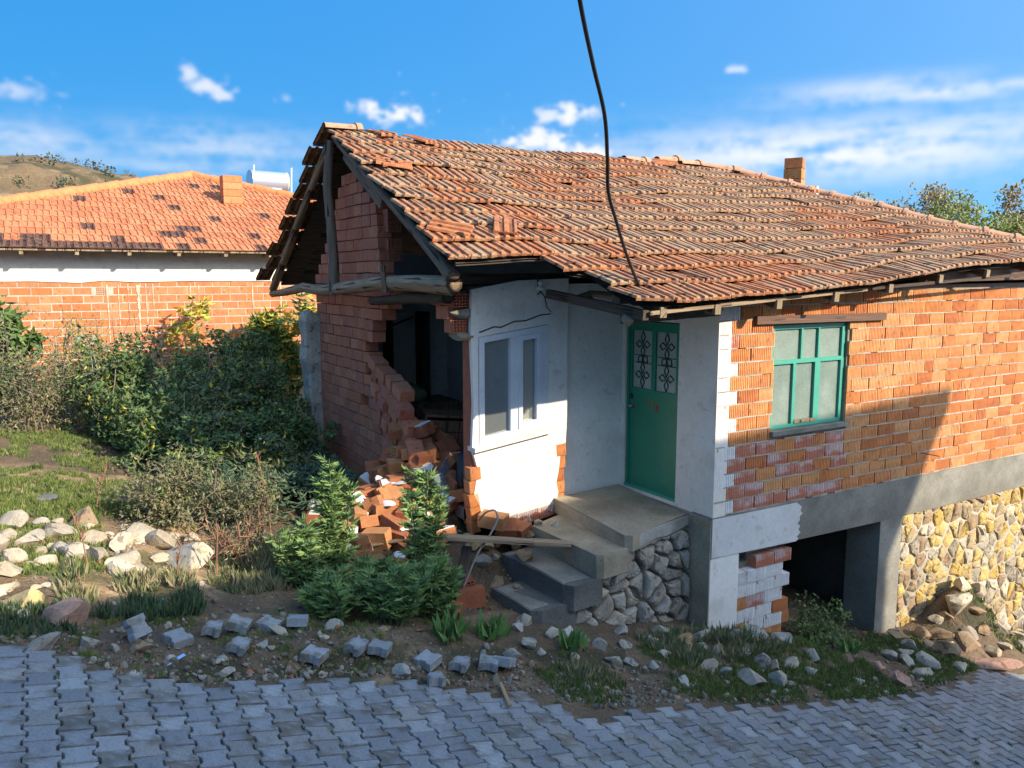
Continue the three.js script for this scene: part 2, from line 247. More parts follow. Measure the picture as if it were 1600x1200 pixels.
// ---------------------------------------------------------------- ground and street (a village lane falling to the right)
const MOUNDS = [[-2.0, -1.35, .36, .4, .35], [-2.75, -2.2, .56, .6, .7], [-1.95, -2.6, .98, .5, .75], [-2.4, -5, .2, .45, 1.6], [-3.6, .15, .10, 1.6, .35], [.3, .5, .16, .8, .3], [4.45, .2, .72, .6, .42], [2.0, -.1, -.2, .8, .5]];
const soft = (v, a) => Math.abs(v) < a ? v : Math.sign(v) * (a + 6 * Math.tanh((Math.abs(v) - a) / 6) * .5);
const lane = (x, z) => -.22 * soft(x, 11) - .06 * soft(z, 11) - .03 * Math.max(0, Math.min(x, 9) - 3);
function T(x, z) { let h = lane(x, z); for (const [a, b, c, d, e] of MOUNDS) { const q = ((x - a) / d) ** 2 + ((z - b) / e) ** 2; if (q < 12) h += c * Math.exp(-q); } return h; }
const EDGE = [[-14, -2.2], [-8, -.75], [-6.34, -.13], [-6.07, .01], [-5.91, .16], [-5.77, .30], [-5.63, .42], [-5.18, .57], [-4.76, .57], [-4.20, .53], [-3.74, .65], [-3.37, .78], [-3.19, .85], [-2.84, .94], [-2.70, 1.01], [-2.43, 1.24], [-1.74, 1.27], [-1.28, 1.25], [-.66, 1.41], [.86, 1.50], [1.33, 1.47], [2.62, 1.26], [3.57, 1.03], [4.11, 1.20], [7, 1.2], [14, 1.2]];
function edge(x) { for (let i = 1; i < EDGE.length; i++) if (x < EDGE[i][0]) { const [a, b] = EDGE[i - 1], [c, d] = EDGE[i]; return lerp(b, d, clamp((x - a) / (c - a))); } return 1.2; }
function ground(x, z) {     // the height of the soil itself
  const e = edge(x) - z;    // > 0 on the soil side
  if (e < -.36) return lane(x, z) - .055;
  const lump = (fbm(x * 2.2 + 50, z * 2.2 + 50, 4) - .5) * .16 + (fbm(x * 9 + 20, z * 9 + 20, 3) - .5) * .05;
  return lerp(lane(x, z) - .010 - .03 * smooth(-.12, -.34, e), T(x, z) + lump * .9, smooth(-.02, .35, e));
}
{
  const axis = (a, b, s, far) => { const o = []; for (let v = a; v <= b + 1e-6; v += s) o.push(v); let st = s; for (let v = a; v > -far;) { st *= 1.35; v -= st; o.unshift(v); } st = s; for (let v = b; v < far;) { st *= 1.35; v += st; o.push(v); } return o; };
  const X = axis(-8, 8, .08, 900), Z = axis(-9, 2.4, .08, 900), pos = [], uv = [], idx = [], col = [];
  // dry sandy soil on the plot, dark loam along the lane, mixed in ragged patches
  const sand = (x, z) => clamp(smooth(.38, .62, fbm(x * 1.6 + 11, z * 1.6 + 5, 5) * .6 + .42 * Math.exp(-(((x + 5.1) / 1.3) ** 2) - (((z + 1.6) / 1.1) ** 2)) + .2 * Math.exp(-(((x + 6.3) / 1.5) ** 2) - (((z + 4.2) / 1.6) ** 2))));
  for (const z of Z) for (const x of X) { pos.push(x, ground(x, z), z); uv.push(x, z); const s = sand(x, z); col.push(lerp(.78, 1.75, s), lerp(.70, 1.55, s), lerp(.62, 1.25, s)); }
  for (let j = 0; j < Z.length - 1; j++) for (let i = 0; i < X.length - 1; i++) { const a = j * X.length + i, b = a + X.length; idx.push(a, b, a + 1, b, b + 1, a + 1); }
  const g = new THREE.BufferGeometry(); g.setAttribute('position', new THREE.Float32BufferAttribute(pos, 3)); g.setAttribute('uv', new THREE.Float32BufferAttribute(uv, 2)); g.setAttribute('color', new THREE.Float32BufferAttribute(col, 3)); g.setIndex(idx); g.computeVertexNormals();
  single('ground', g, mDirt, 'bare earth bank and yard between the lane and the houses', 'ground', null, 'structure');
}
{
  // sand bed of the lane with the interlocking paving stones on it
  const pos = [], uv = [], idx = [], nx = 120, nz = 40; for (let j = 0; j <= nz; j++) for (let i = 0; i <= nx; i++) { const x = -14 + 28 * i / nx, z0 = edge(x) + .3, z = lerp(z0, 9.5, j / nz); pos.push(x, lane(x, z) - .026, z); uv.push(x, z); }
  for (let j = 0; j < nz; j++) for (let i = 0; i < nx; i++) { const a = j * (nx + 1) + i, b = a + nx + 1; idx.push(a, b, a + 1, b, b + 1, a + 1); }
  const g = new THREE.BufferGeometry(); g.setAttribute('position', new THREE.Float32BufferAttribute(pos, 3)); g.setAttribute('uv', new THREE.Float32BufferAttribute(uv, 2)); g.setIndex(idx); g.computeVertexNormals();
  const street = single('street', g, M(.40, .37, .32, { map: tDirt, bumpMap: tDirtB, bumpScale: .01 }), 'grey village lane of interlocking paving stones in the foreground', 'street', null, 'structure');
  const W = .166, L = .156, a = .0125, gap = .0042;
  function paverGeo(seed) {
    const side = s => [[0, a], [.2, a], [.33, -a], [.67, -a], [.8, a], [1, a]].map(([t, o]) => [s * (W / 2 + o - gap), (t - .5) * (L - 2 * gap)]);
    const ring = [...side(1), ...side(-1).reverse()], n = ring.length, r = rngOf(seed), p = [];
    const top = ring.map(([x, z]) => [x * .955, .0, z * .965]), mid = ring.map(([x, z]) => [x, -.007, z]), bot = ring.map(([x, z]) => [x, -.06, z]);
    for (let i = 0; i < n; i++) { const j = (i + 1) % n; p.push(...mid[i], ...top[i], ...mid[j], ...top[i], ...top[j], ...mid[j], ...bot[i], ...mid[i], ...bot[j], ...mid[i], ...mid[j], ...bot[j]); }
    const rr = top.slice(0, 6), ll = top.slice(6).reverse(); for (let i = 0; i < 5; i++) p.push(...rr[i], ...ll[i], ...rr[i + 1], ...ll[i], ...ll[i + 1], ...rr[i + 1]);
    const g = new THREE.BufferGeometry(); g.setAttribute('position', new THREE.Float32BufferAttribute(p, 3)); g.setAttribute('normal', new THREE.Float32BufferAttribute(new Float32Array(p.length), 3)); return metreUV(g, r() * 5, r() * 5);
  }
  const geos = Array.from({ length: 9 }, (_, i) => paverGeo(70 + i)), r = rngOf(5), list = [];
  const up = V(.22, 1, .06).normalize(), ex = V(1, -.22, 0).normalize(), ez = ex.clone().cross(up).normalize();
  for (let c = -70; c < 60; c++) for (let k = -24; k < 52; k++) {
    const x = c * W + .03, z = k * L + (c & 1 ? L / 2 : 0) + .05; const e = z - edge(x); if (e < L * .45 + (fbm(x * 3, z * 3, 2) - .5) * .12 || z > 4.4 || x < -9 || x > 8) continue;
    if (x > -2.85 && x < -2.4 && e < .24) continue;               // the earth patch where stones are gone
    const d = Math.hypot(x + 5.98, z - 5.95), near = e < .5 ? .016 : .008;
    const m = new THREE.Matrix4().makeBasis(ex, up, ez.clone().multiplyScalar(1)).multiply(new THREE.Matrix4().makeRotationFromEuler(new THREE.Euler((r() - .5) * .06, (r() - .5) * .07, (r() - .5) * .07)));
    const sink = .025 * Math.sin(x * 1.1 + 1) * Math.sin(z * 1.9) + (r() - .5) * near; m.setPosition(x + (r() - .5) * .004, lane(x, z) + .006 + sink * .6, z + (r() - .5) * .006);
    list.push({ m, g: geos[(r() * 9) | 0], mat: mPaver[(Math.pow(r(), 1.5) * 7) | 0], d, x, z });
  }
  const seen = q => { const dx = q.x + 5.98, dz = q.z - 5.95, f = dx * .5096 - dz * .8604, s = dx * .8604 + dz * .5096; return f > 1 && Math.abs(s / f) < .68 && q.z < 1.4 + .183 * (q.x + 6.3); };
  list.sort((p, q) => (seen(q) - seen(p)) || p.d - q.d);
  const rest = []; list.forEach((q, i) => { if (i < 300) { const o = part('paving_stone', q.g, q.mat, street); o.applyMatrix4(q.m); } else rest.push(q.g.clone().applyMatrix4(q.m)); });
  stuffPart('paving_stones', merge(rest), mPaver[0], street);
}

// ---------------------------------------------------------------- the ruined house
const house = thing('ruined_house', 'ruined single-storey brick house with collapsed corner, green door and sagging tiled roof', 'house');
// a clay block with pressed vertical ridges on its face
function ridged(w, h, d, n, ox, oy) { const s = new THREE.Shape(), p = w / n; s.moveTo(-w / 2, -d / 2); s.lineTo(w / 2, -d / 2); for (let i = n; i > 0; i--) { const x = -w / 2 + i * p; s.lineTo(x, d / 2 - (i === n ? .003 : .0)); s.lineTo(x - p * .62, d / 2); if (i > 1) { s.lineTo(x - p * .72, d / 2 - .006); s.lineTo(x - p * .94, d / 2 - .006); } } s.lineTo(-w / 2, d / 2 - .003); s.closePath(); return metreUV(new THREE.ExtrudeGeometry(s, { depth: h, bevelEnabled: false }).rotateX(-Math.PI / 2).translate(0, -h / 2, 0).scale(1, 1, -1).rotateY(Math.PI).scale(-1, 1, 1).rotateY(Math.PI), ox, oy); }
const brickGeos = Array.from({ length: 8 }, (_, i) => ridged(.286, .137, .12, 11, i * .37, i * .61));
const halfGeos = Array.from({ length: 4 }, (_, i) => ridged(.14, .137, .12, 6, i * .47, i * .29));
const COURSE = .1475;
function lay(parent, name, geo, mat, x, y, z, turn, sx, tilt = [0, 0, 0]) { const o = part(name, geo, mat, parent); o.position.set(x, y, z); o.rotation.set(tilt[0], turn + tilt[1], tilt[2]); o.scale.x = sx; return o; }
{
  // front wall: ridged hollow bricks with pale beds
  const r = rngOf(11), y0 = 1.285, win = { x0: .84, x1: 2.075, y0: 2.115, y1: 3.285 };
  const wall = part('brick_wall', panel(rect(.004, 7.7, 1.276, 3.66), [rect(win.x0, win.x1, win.y0, win.y1)], .16).translate(0, 0, -.03), mMortar, house, 'orange ridged hollow-brick front wall with a green window');
  const beds = [];
  for (let c = 0; c < 16; c++) {
    const yc = y0 + c * COURSE + COURSE / 2; let x = (c & 1) ? .005 : .005, first = true;
    while (x < 7.6) {
      let L = first ? (c & 1 ? .145 : .29) : (r() < .06 ? .15 + r() * .06 : .278 + r() * .03); first = false; let a = x, b = x + L; x = b + .010 + r() * .016;
      const inWin = yc > win.y0 - .03 && yc < win.y1 + .04;
      if (inWin) { if (a >= win.x0 - .02 && b <= win.x1 + .02) continue; if (a < win.x0 && b > win.x0) { b = win.x0 - .004; } else if (a < win.x1 && b > win.x1) { a = win.x1 + .004; } else if (a >= win.x0 && a < win.x1) continue; if (b - a < .04) continue; }
      if (a > 6.45) continue;
      const w = b - a; let mat = mBrick[(r() * 6) | 0];
      // old whitewash on the corner and under the window
      const xm = (a + b) / 2; if (a < .03) mat = r() < .75 ? mWashBrick[1] : mWashBrick[0]; else if (yc < 2.0 && xm > .15 && xm < 2.1 && r() < .7) mat = mWashBrick[0]; else if (xm < .32 && r() < .35) mat = mWashBrick[0];
      const g = w < .21 ? halfGeos[(r() * 4) | 0] : brickGeos[(r() * 8) | 0], gw = w < .21 ? .14 : .286;
      lay(wall, 'brick', g, mat, xm, yc + (r() - .5) * .004, -.062 + (r() - .5) * .008, 0, w / gw, [(r() - .5) * .012, (r() - .5) * .015, (r() - .5) * .012]);
    }
    const y = y0 + c * COURSE; for (const [s, e] of (y > win.y0 && y < win.y1) ? [[.01, win.x0 - .005], [win.x1 + .005, 7.6]] : [[.01, 7.6]]) {
      for (let q = s; q < e; q += .13) { const q2 = Math.min(e, q + .13); if (r() < .9) beds.push(box(q2 - q, .012 + r() * .007, .05, (q + q2) / 2, y + .001 + (r() - .5) * .004, -.029 + r() * .007)); }
    }
  }
  stuffPart('mortar', merge(beds), mMortarPale, wall);
  part('window_lintel', timber([.50, 3.345, .012], [2.66, 3.335, .012], .07, .085), mWoodBrown, house, 'rough dark timber lintel over the green window');
  const rod = part('iron_hook', limb([[3.60, 1.57, -.05], [3.66, 1.56, .16], [3.70, 1.55, .19]], .006, .005, 6), mIron, house);
}
{
  // green timber window with dusty panes
  const w = new THREE.Group(); w.name = 'window'; house.add(w); w.position.set(1.457, 2.70, -.085); w.userData.label = 'peeling green timber window with dusty panes';
  const X = .605, Y = .575, bars = [[-X, X, Y - .045, Y], [-X, X, -Y, -Y + .04], [-X, -X + .035, -Y + .04, Y - .045], [X - .05, X, -Y + .04, Y - .045], [-X + .035, X - .05, .145, .19], [-.25, -.205, -Y + .04, .145], [.14, .20, -Y + .04, .145], [-.14, -.115, .19, Y - .045], [.145, .17, .19, Y - .045]];
  for (const [a, b, c, d] of bars) part('frame_bar', slab(a, b, c, d, -.03, .03), mGreenPale, w);
  for (const [a, b, c, d] of [[-X + .035, -.14, .19, Y - .045], [-.115, .145, .19, Y - .045], [.17, X - .05, .19, Y - .045], [-X + .035, -.25, -Y + .04, .145], [-.205, .14, -Y + .04, .145], [.20, X - .05, -Y + .04, .145]]) part('pane', slab(a - .004, b + .004, c - .004, d + .004, -.006, .0), mDustGlass, w);
  part('sash_rail', slab(-.205, .14, -Y + .04, -Y + .075, .0, .04), mWoodPale, w);
  part('sash_stile', slab(.105, .14, -Y + .075, .145, .002, .034), mGreenPale, w);
  part('sill', slab(-X - .03, X + .05, -Y - .055, -Y - .006, -.07, .12), mConc, w);
}
{
  // concrete frame of the lower storey
  part('floor_beam', panel([[-.02, .83], [.36, .83], [2.84, .79], [7.7, .80], [7.7, 1.276], [-.02, 1.276]], [], .30).translate(0, 0, .012), mConc, house, 'grey concrete floor beam above the basement opening');
  part('limewash', panel([[-.015, .84], [1.30, .805], [1.34, .83], [1.31, .86], [1.37, .90], [1.33, .94], [1.36, .98], [1.31, 1.01], [1.35, 1.05], [1.34, 1.09], [1.39, 1.12], [1.35, 1.16], [1.37, 1.20], [1.32, 1.24], [1.28, 1.262], [.7, 1.262], [-.015, 1.266]], [], .003).translate(0, 0, .0175), M(.74, .73, .72, { map: tPlaster, bumpMap: tConcB, bumpScale: .004 }), house, 'white limewash on the concrete beam');
  part('corner_pillar', slab(-.02, .40, -.6, .83, -.5, .009), mWhite, house, 'soot-stained whitewashed corner pillar of the basement');
  part('corner_pillar_side', slab(-.035, -.02, -.6, 1.25, -1.5, .009), mConcTan, house);
  part('column', slab(2.86, 3.30, -1.9, .79, -.46, .006), mConc, house, 'bare concrete column beside the basement opening');
  // basement stone wall
  const bed = part('stone_wall', slab(3.30, 8.6, -2.6, .795, -.5, -.024), mMortarPale, house, 'yellow fieldstone basement wall'), r = rngOf(21), pts = [];
  for (let y = -1.75; y < .85; y += .17) for (let x = 3.2; x < 7.6; x += .235) { pts.push([x + (r() - .5) * .22 + (Math.round(y * 10) & 1 ? .1 : 0), y + (r() - .5) * .15]); if (r() < .18) pts.push([x + r() * .2, y + r() * .15]); }
  cells(pts, rect(3.31, 7.5, -1.8, .785)).forEach((poly, i) => { if (poly.length < 3) return; const [x, y] = pts[i]; if (y < lane(x, 0) - .25) return; const o = part('stone', laidStone(poly, 300 + i, .008, .008 + r() * .03, .05), mYellowStone[(r() * 7) | 0], bed); o.position.z = -.03; });
  // brick infill at the left of the opening, broken along its right edge
  const inf = part('brick_infill', panel([[.40, -.6], [1.16, -.6], [1.15, .74], [.40, .80]], [rect(.405, .66, .65, .775)], .10).translate(0, 0, -.12), mMortar, house, 'patchy orange and white brick infill beside the basement opening');
  for (let c = 0; c < 9; c++) { const y = -.52 + c * COURSE; let x = .405 + (c & 1 ? 0 : -.0); const end = 1.10 + [.1, .13, .05, .16, .14, .06, .15, .10, .16][c]; let f = true; while (x < end - .06) { let L = f && (c & 1) ? .15 : .28; f = false; const b = Math.min(end, x + L); if (!(c === 8 && x < .64)) { const m = c === 8 ? mWashBrick[0] : c > 5 ? (r() < .8 ? mWashBrick[1] : mWashBrick[0]) : (r() < .42 ? mWashBrick[r() < .6 ? 1 : 0] : mBrick[(r() * 4) | 0]); lay(inf, 'brick', brickGeos[(r() * 8) | 0], m, (x + b) / 2, y, -.068 + (r() - .5) * .012, 0, (b - x) / .286, [0, (r() - .5) * .03, (r() - .5) * .02]); } x = b + .012; } }
  // cellar behind, its darkness partly put into the wall colour
  part('cellar_wall', slab(.15, 3.6, -1.9, .8, -4.2, -4.0), mCellarShade, house); part('cellar_wall', slab(.02, .18, -1.9, .8, -4.0, -.5), mCellarShade, house); part('cellar_wall', slab(3.3, 3.5, -2, .8, -4.0, -.5), mCellarShade, house);
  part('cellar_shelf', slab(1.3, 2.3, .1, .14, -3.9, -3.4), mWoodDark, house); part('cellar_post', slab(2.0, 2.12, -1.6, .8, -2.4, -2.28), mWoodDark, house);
  part('floor_slab', panel([[-2.06, 1.62], [-.03, 1.62], [-.03, .03], [7.6, .03], [7.6, 6.1], [-2.06, 6.1]].map(([x, z]) => [x, z]), [], .14).rotateX(-Math.PI / 2).translate(0, 1.262, 0), mConc, house);
}
{
  // plastered walls round the porch
  const dw = part('porch_side_wall', panel([[-1.56, 1.25], [0, 1.25], [0, 3.60], [-1.56, 3.64]], [rect(-1.50, -.585, 1.3, 3.30), rect(-.95, -.62, 3.33, 3.52)], .18).rotateY(-Math.PI / 2), mCream, house, 'off-white plastered porch wall around the green door');
  dw.position.set(0, 0, 0);
  part('porch_back_wall', panel([[-.95, 1.2], [-.0, 1.24], [0, 3.78], [-.95, 3.78]], [], .19).translate(0, 0, -1.56), mWhite, house, 'white plastered porch wall beside the green door');
  part('room_wall', slab(-.16, -.003, 1.26, 3.68, -6.0, -1.76), M(.74, .78, .84, { map: tPlaster, bumpMap: tPlasterB, bumpScale: .004 }), house);
  part('rear_wall', slab(-2.085, 7.7, .6, 4.15, -6.22, -6.02), M(.86, .87, .88, { map: tPlaster }), house);
  part('end_wall', slab(7.5, 7.7, .8, 3.9, -6.02, -.2), mConc, house);
  part('room_ceiling', slab(-2.1, 7.5, 3.70, 3.74, -6.0, -1.76), mWoodDark, house);
  part('hall_ceiling', slab(.2, 7.5, 3.55, 3.59, -1.75, -.2), mWoodDark, house);
  // wall panel with the white window: settled at its left end
  const sh = new THREE.Matrix4().set(1, 0, 0, 0, .125, 1, 0, .125 * 1.0, 0, 0, 1, 0, 0, 0, 0, 1);
  const out = [[-2.0, 1.30], [-1.95, 1.22], [-1.90, 1.25], [-1.86, 1.19], [-1.74, 1.215], [-1.66, 1.18], [-1.58, 1.22], [-1.5, 1.17], [-1.42, 1.20], [-1.35, 1.15], [-1.27, 1.19], [-1.20, 1.16], [-1.12, 1.19], [-1.04, 1.13], [-.99, 1.20], [-.955, 1.34], [-.985, 1.45], [-.95, 1.6], [-.93, 1.78], [-.86, 1.90], [-.84, 2.2], [-.85, 2.9], [-.84, 3.76], [-1.5, 3.82], [-2.06, 3.80], [-2.08, 3.4], [-2.05, 2.6], [-2.07, 2.1], [-2.0, 1.85], [-2.05, 1.6], [-1.98, 1.45]];
  const ww = part('window_wall', panel(out, [rect(-1.99, -1.11, 2.12, 3.29)], .05).applyMatrix4(sh).translate(0, 0, -1.49), mWhite, house, 'white plastered wall panel under and around the white window, settled to the left');
  part('wall_core', panel([[-2.06, 1.22], [-.90, 1.22], [-.90, 3.72], [-2.06, 3.72]], [rect(-2.0, -1.10, 2.10, 3.30)], .17).applyMatrix4(sh).translate(0, 0, -1.545), clay(.42, .15, .08, tClayLines), ww);
  const r = rngOf(31);
  for (let c = 0; c < 5; c++) for (const [x, w] of [[-.925, .10], [-2.04, .09]]) { const o = lay(ww, 'brick', brickGeos[(r() * 8) | 0], mBrick[(r() * 6) | 0], x + (r() - .5) * .03, 1.235 + c * COURSE + .125 * (x + 1), -1.56 + (r() - .5) * .03, 0, w / .286 * (1 + r() * .5), [0, 0, .1 + (r() - .5) * .15]); o.scale.z = 1.1; }
  for (let i = 0; i < 3; i++) lay(ww, 'brick', brickGeos[i], mWashBrick[0], -1.62 + i * .27, 1.085 + i * .03, -1.55, 0, .92, [.05, 0, .13 + (r() - .5) * .1]);
  // cracks where the panel broke off: surface tubes coloured dark for the gap shade
  part('crack', limb([[-1.98, 3.215, -1.483], [-1.8, 3.27, -1.484], [-1.72, 3.26, -1.484], [-1.55, 3.32, -1.484], [-1.4, 3.325, -1.484], [-1.22, 3.38, -1.484], [-1.08, 3.39, -1.484]], .0075, .006, 4), M(.05, .045, .04), ww);
  part('crack', limb([[-1.26, 3.80, -1.484], [-1.24, 3.66, -1.484], [-1.16, 3.58, -1.484], [-1.13, 3.46, -1.484], [-1.06, 3.40, -1.484]], .009, .005, 4), M(.05, .045, .04), ww);
  // white plastic window
  const w = new THREE.Group(); w.name = 'plastic_window'; w.userData.label = 'white plastic window, tilted to the left, dark glass in one sash'; house.add(w);
  const bar = (n, a, b, c, d, z0, z1, m = mPvc) => part(n, slab(a, b, c, d, z0, z1).applyMatrix4(sh), m, w);
  const A = -1.985, B = -1.115, C = 2.125, D = 3.285, z = -1.53;
  bar('frame_bar', A, B, D - .065, D, z - .03, z + .05); bar('frame_bar', A, B, C, C + .075, z - .03, z + .05); bar('frame_bar', A, A + .065, C + .075, D - .065, z - .03, z + .05); bar('frame_bar', B - .10, B, C + .075, D - .065, z - .03, z + .05);
  bar('mullion', -1.60, -1.50, C + .075, D - .065, z - .03, z + .055);
  bar('sash_bar', -1.50, -1.45, C + .075, D - .065, z - .02, z + .066); bar('sash_bar', B - .155, B - .10, C + .075, D - .065, z - .02, z + .066); bar('sash_bar', -1.45, B - .155, D - .12, D - .065, z - .02, z + .066); bar('sash_bar', -1.45, B - .155, C + .075, C + .135, z - .02, z + .066);
  bar('pane', A + .065, -1.60, C + .075, D - .065, z, z + .006, mDarkGlass); bar('pane', -1.45, B - .155, C + .135, D - .12, z + .01, z + .016, mDarkGlass);
  bar('blind', -1.46, B - .15, C + .13, D - .11, z - .028, z - .02, mCurtain);
  bar('sill', A - .09, B + .05, C - .05, C - .004, z - .06, z + .115, mCream);
  // torn cobweb sheeting behind the dark pane
  for (let i = 0; i < 6; i++) { const a = r() * 3; bar('torn_film', -1.86, -1.855, 2.3, 2.302, z - .02, z - .018, mWire); const yy = 2.35 + r() * .75, xx = -1.88 + r() * .14; part('torn_film', limb([[xx, yy, z - .03], [xx + .08, yy + .05 + r() * .06, z - .035], [xx + .16, yy + .08 + r() * .1, z - .03]], .0015, .001, 4).applyMatrix4(sh), mWire, w); }
}
{
  // green metal door with glazed upper halves
  const d = new THREE.Group(); d.name = 'door'; d.userData.label = 'green metal door with patterned glazed panels and a painted house number'; house.add(d);
  d.rotation.y = -Math.PI / 2; d.position.set(.05, 1.30, 0);         // local z points out of the door into the porch
  const X0 = -1.49, X1 = -.595, H = 1.985, f = (n, a, b, c, e, z0, z1, m = mGreen) => part(n, slab(a, b, c, e, z0, z1), m, d);
  f('frame_bar', X0, X0 + .035, 0, H, -.04, .03); f('frame_bar', X1 - .035, X1, 0, H, -.04, .03); f('frame_bar', X0 + .035, X1 - .035, H - .06, H, -.04, .03); f('threshold', X0 - .02, X1 + .02, -.02, .035, -.06, .045, mGreenPale);
  const a = X0 + .035, b = X1 - .035, m = (a + b) / 2, y1 = 1.17, y2 = H - .06;
  f('door_panel', a, b, .035, y1, -.02, .008); f('rail', a, b, y1, y1 + .035, -.02, .014); f('rail', a, b, y2 - .045, y2, -.02, .014); f('stile', a, a + .035, y1 + .035, y2 - .045, -.02, .014); f('stile', b - .035, b, y1 + .035, y2 - .045, -.02, .014); f('stile', m - .035, m + .035, y1 + .035, y2 - .045, -.02, .014);
  for (const [p, q] of [[a + .035, m - .035], [m + .035, b - .035]]) {
    f('pane', p, q, y1 + .035, y2 - .045, -.014, -.008, mFrost);
    const g = [], c = (p + q) / 2, y0 = y1 + .035, hh = y2 - .045 - y0, bar = (x1, ya, x2, yb, w = .0055) => g.push(limb([[c + x1, ya, .0], [c + x2, yb, .0]], w, w, 5));
    const dia = (cx, cy, w, h) => { bar(cx - w, cy, cx, cy + h); bar(cx, cy + h, cx + w, cy); bar(cx + w, cy, cx, cy - h); bar(cx, cy - h, cx - w, cy); };
    for (const cy of [y0 + hh * .235, y0 + hh * .765]) { dia(0, cy + .083, .035, .07); dia(0, cy - .083, .035, .07); dia(-.068, cy, .055, .042); dia(.068, cy, .055, .042); }
    bar(-.15, y0 + hh * .44, .15, y0 + hh * .44, .004); bar(-.15, y0 + hh * .575, .15, y0 + hh * .575, .004);
    for (const s of [-1, 1]) { bar(s * .008, y0 + hh * .46, s * .008, y0 + hh * .56); bar(s * .008, y0 + hh * .56, s * .075, y0 + hh * .55); bar(s * .075, y0 + hh * .55, s * .085, y0 + hh * .45); bar(s * .085, y0 + hh * .45, s * .008, y0 + hh * .465); }
    bar(0, y0, 0, y0 + .02); bar(0, y0 + hh - .02, 0, y0 + hh);
    part('grille', merge(g), mIron, d);
  }
  part('handle', merge([new THREE.CylinderGeometry(.032, .034, .012, 14).rotateX(Math.PI / 2).translate(X0 + .11, .985, .016), new THREE.SphereGeometry(.028, 12, 8).translate(X0 + .11, .985, .055), new THREE.CylinderGeometry(.012, .012, .04, 8).rotateX(Math.PI / 2).translate(X0 + .11, .985, .035)]), mSteel, d);
  part('lock', slab(X0 + .045, X0 + .085, 1.07, 1.12, .008, .03), mIron, d);
  const font = await new FontLoader().loadAsync('fonts/droid/droid_sans_bold.typeface.json');
  const red = M(.30, .045, .025, { roughness: .6 }), ochre = M(.26, .13, .05, { roughness: .6 });
  [['1', -1.135, 1.01, ochre], ['3', -1.075, 1.0, ochre], ['8', -1.0, .965, red]].forEach(([ch, x, y, mat]) => { const g = new TextGeometry(ch, { font, size: .088, depth: .002, curveSegments: 5, bevelEnabled: false }); g.computeBoundingBox(); const t = part('number', plain(g), mat, d); t.position.set(x, y, .0105); });
}

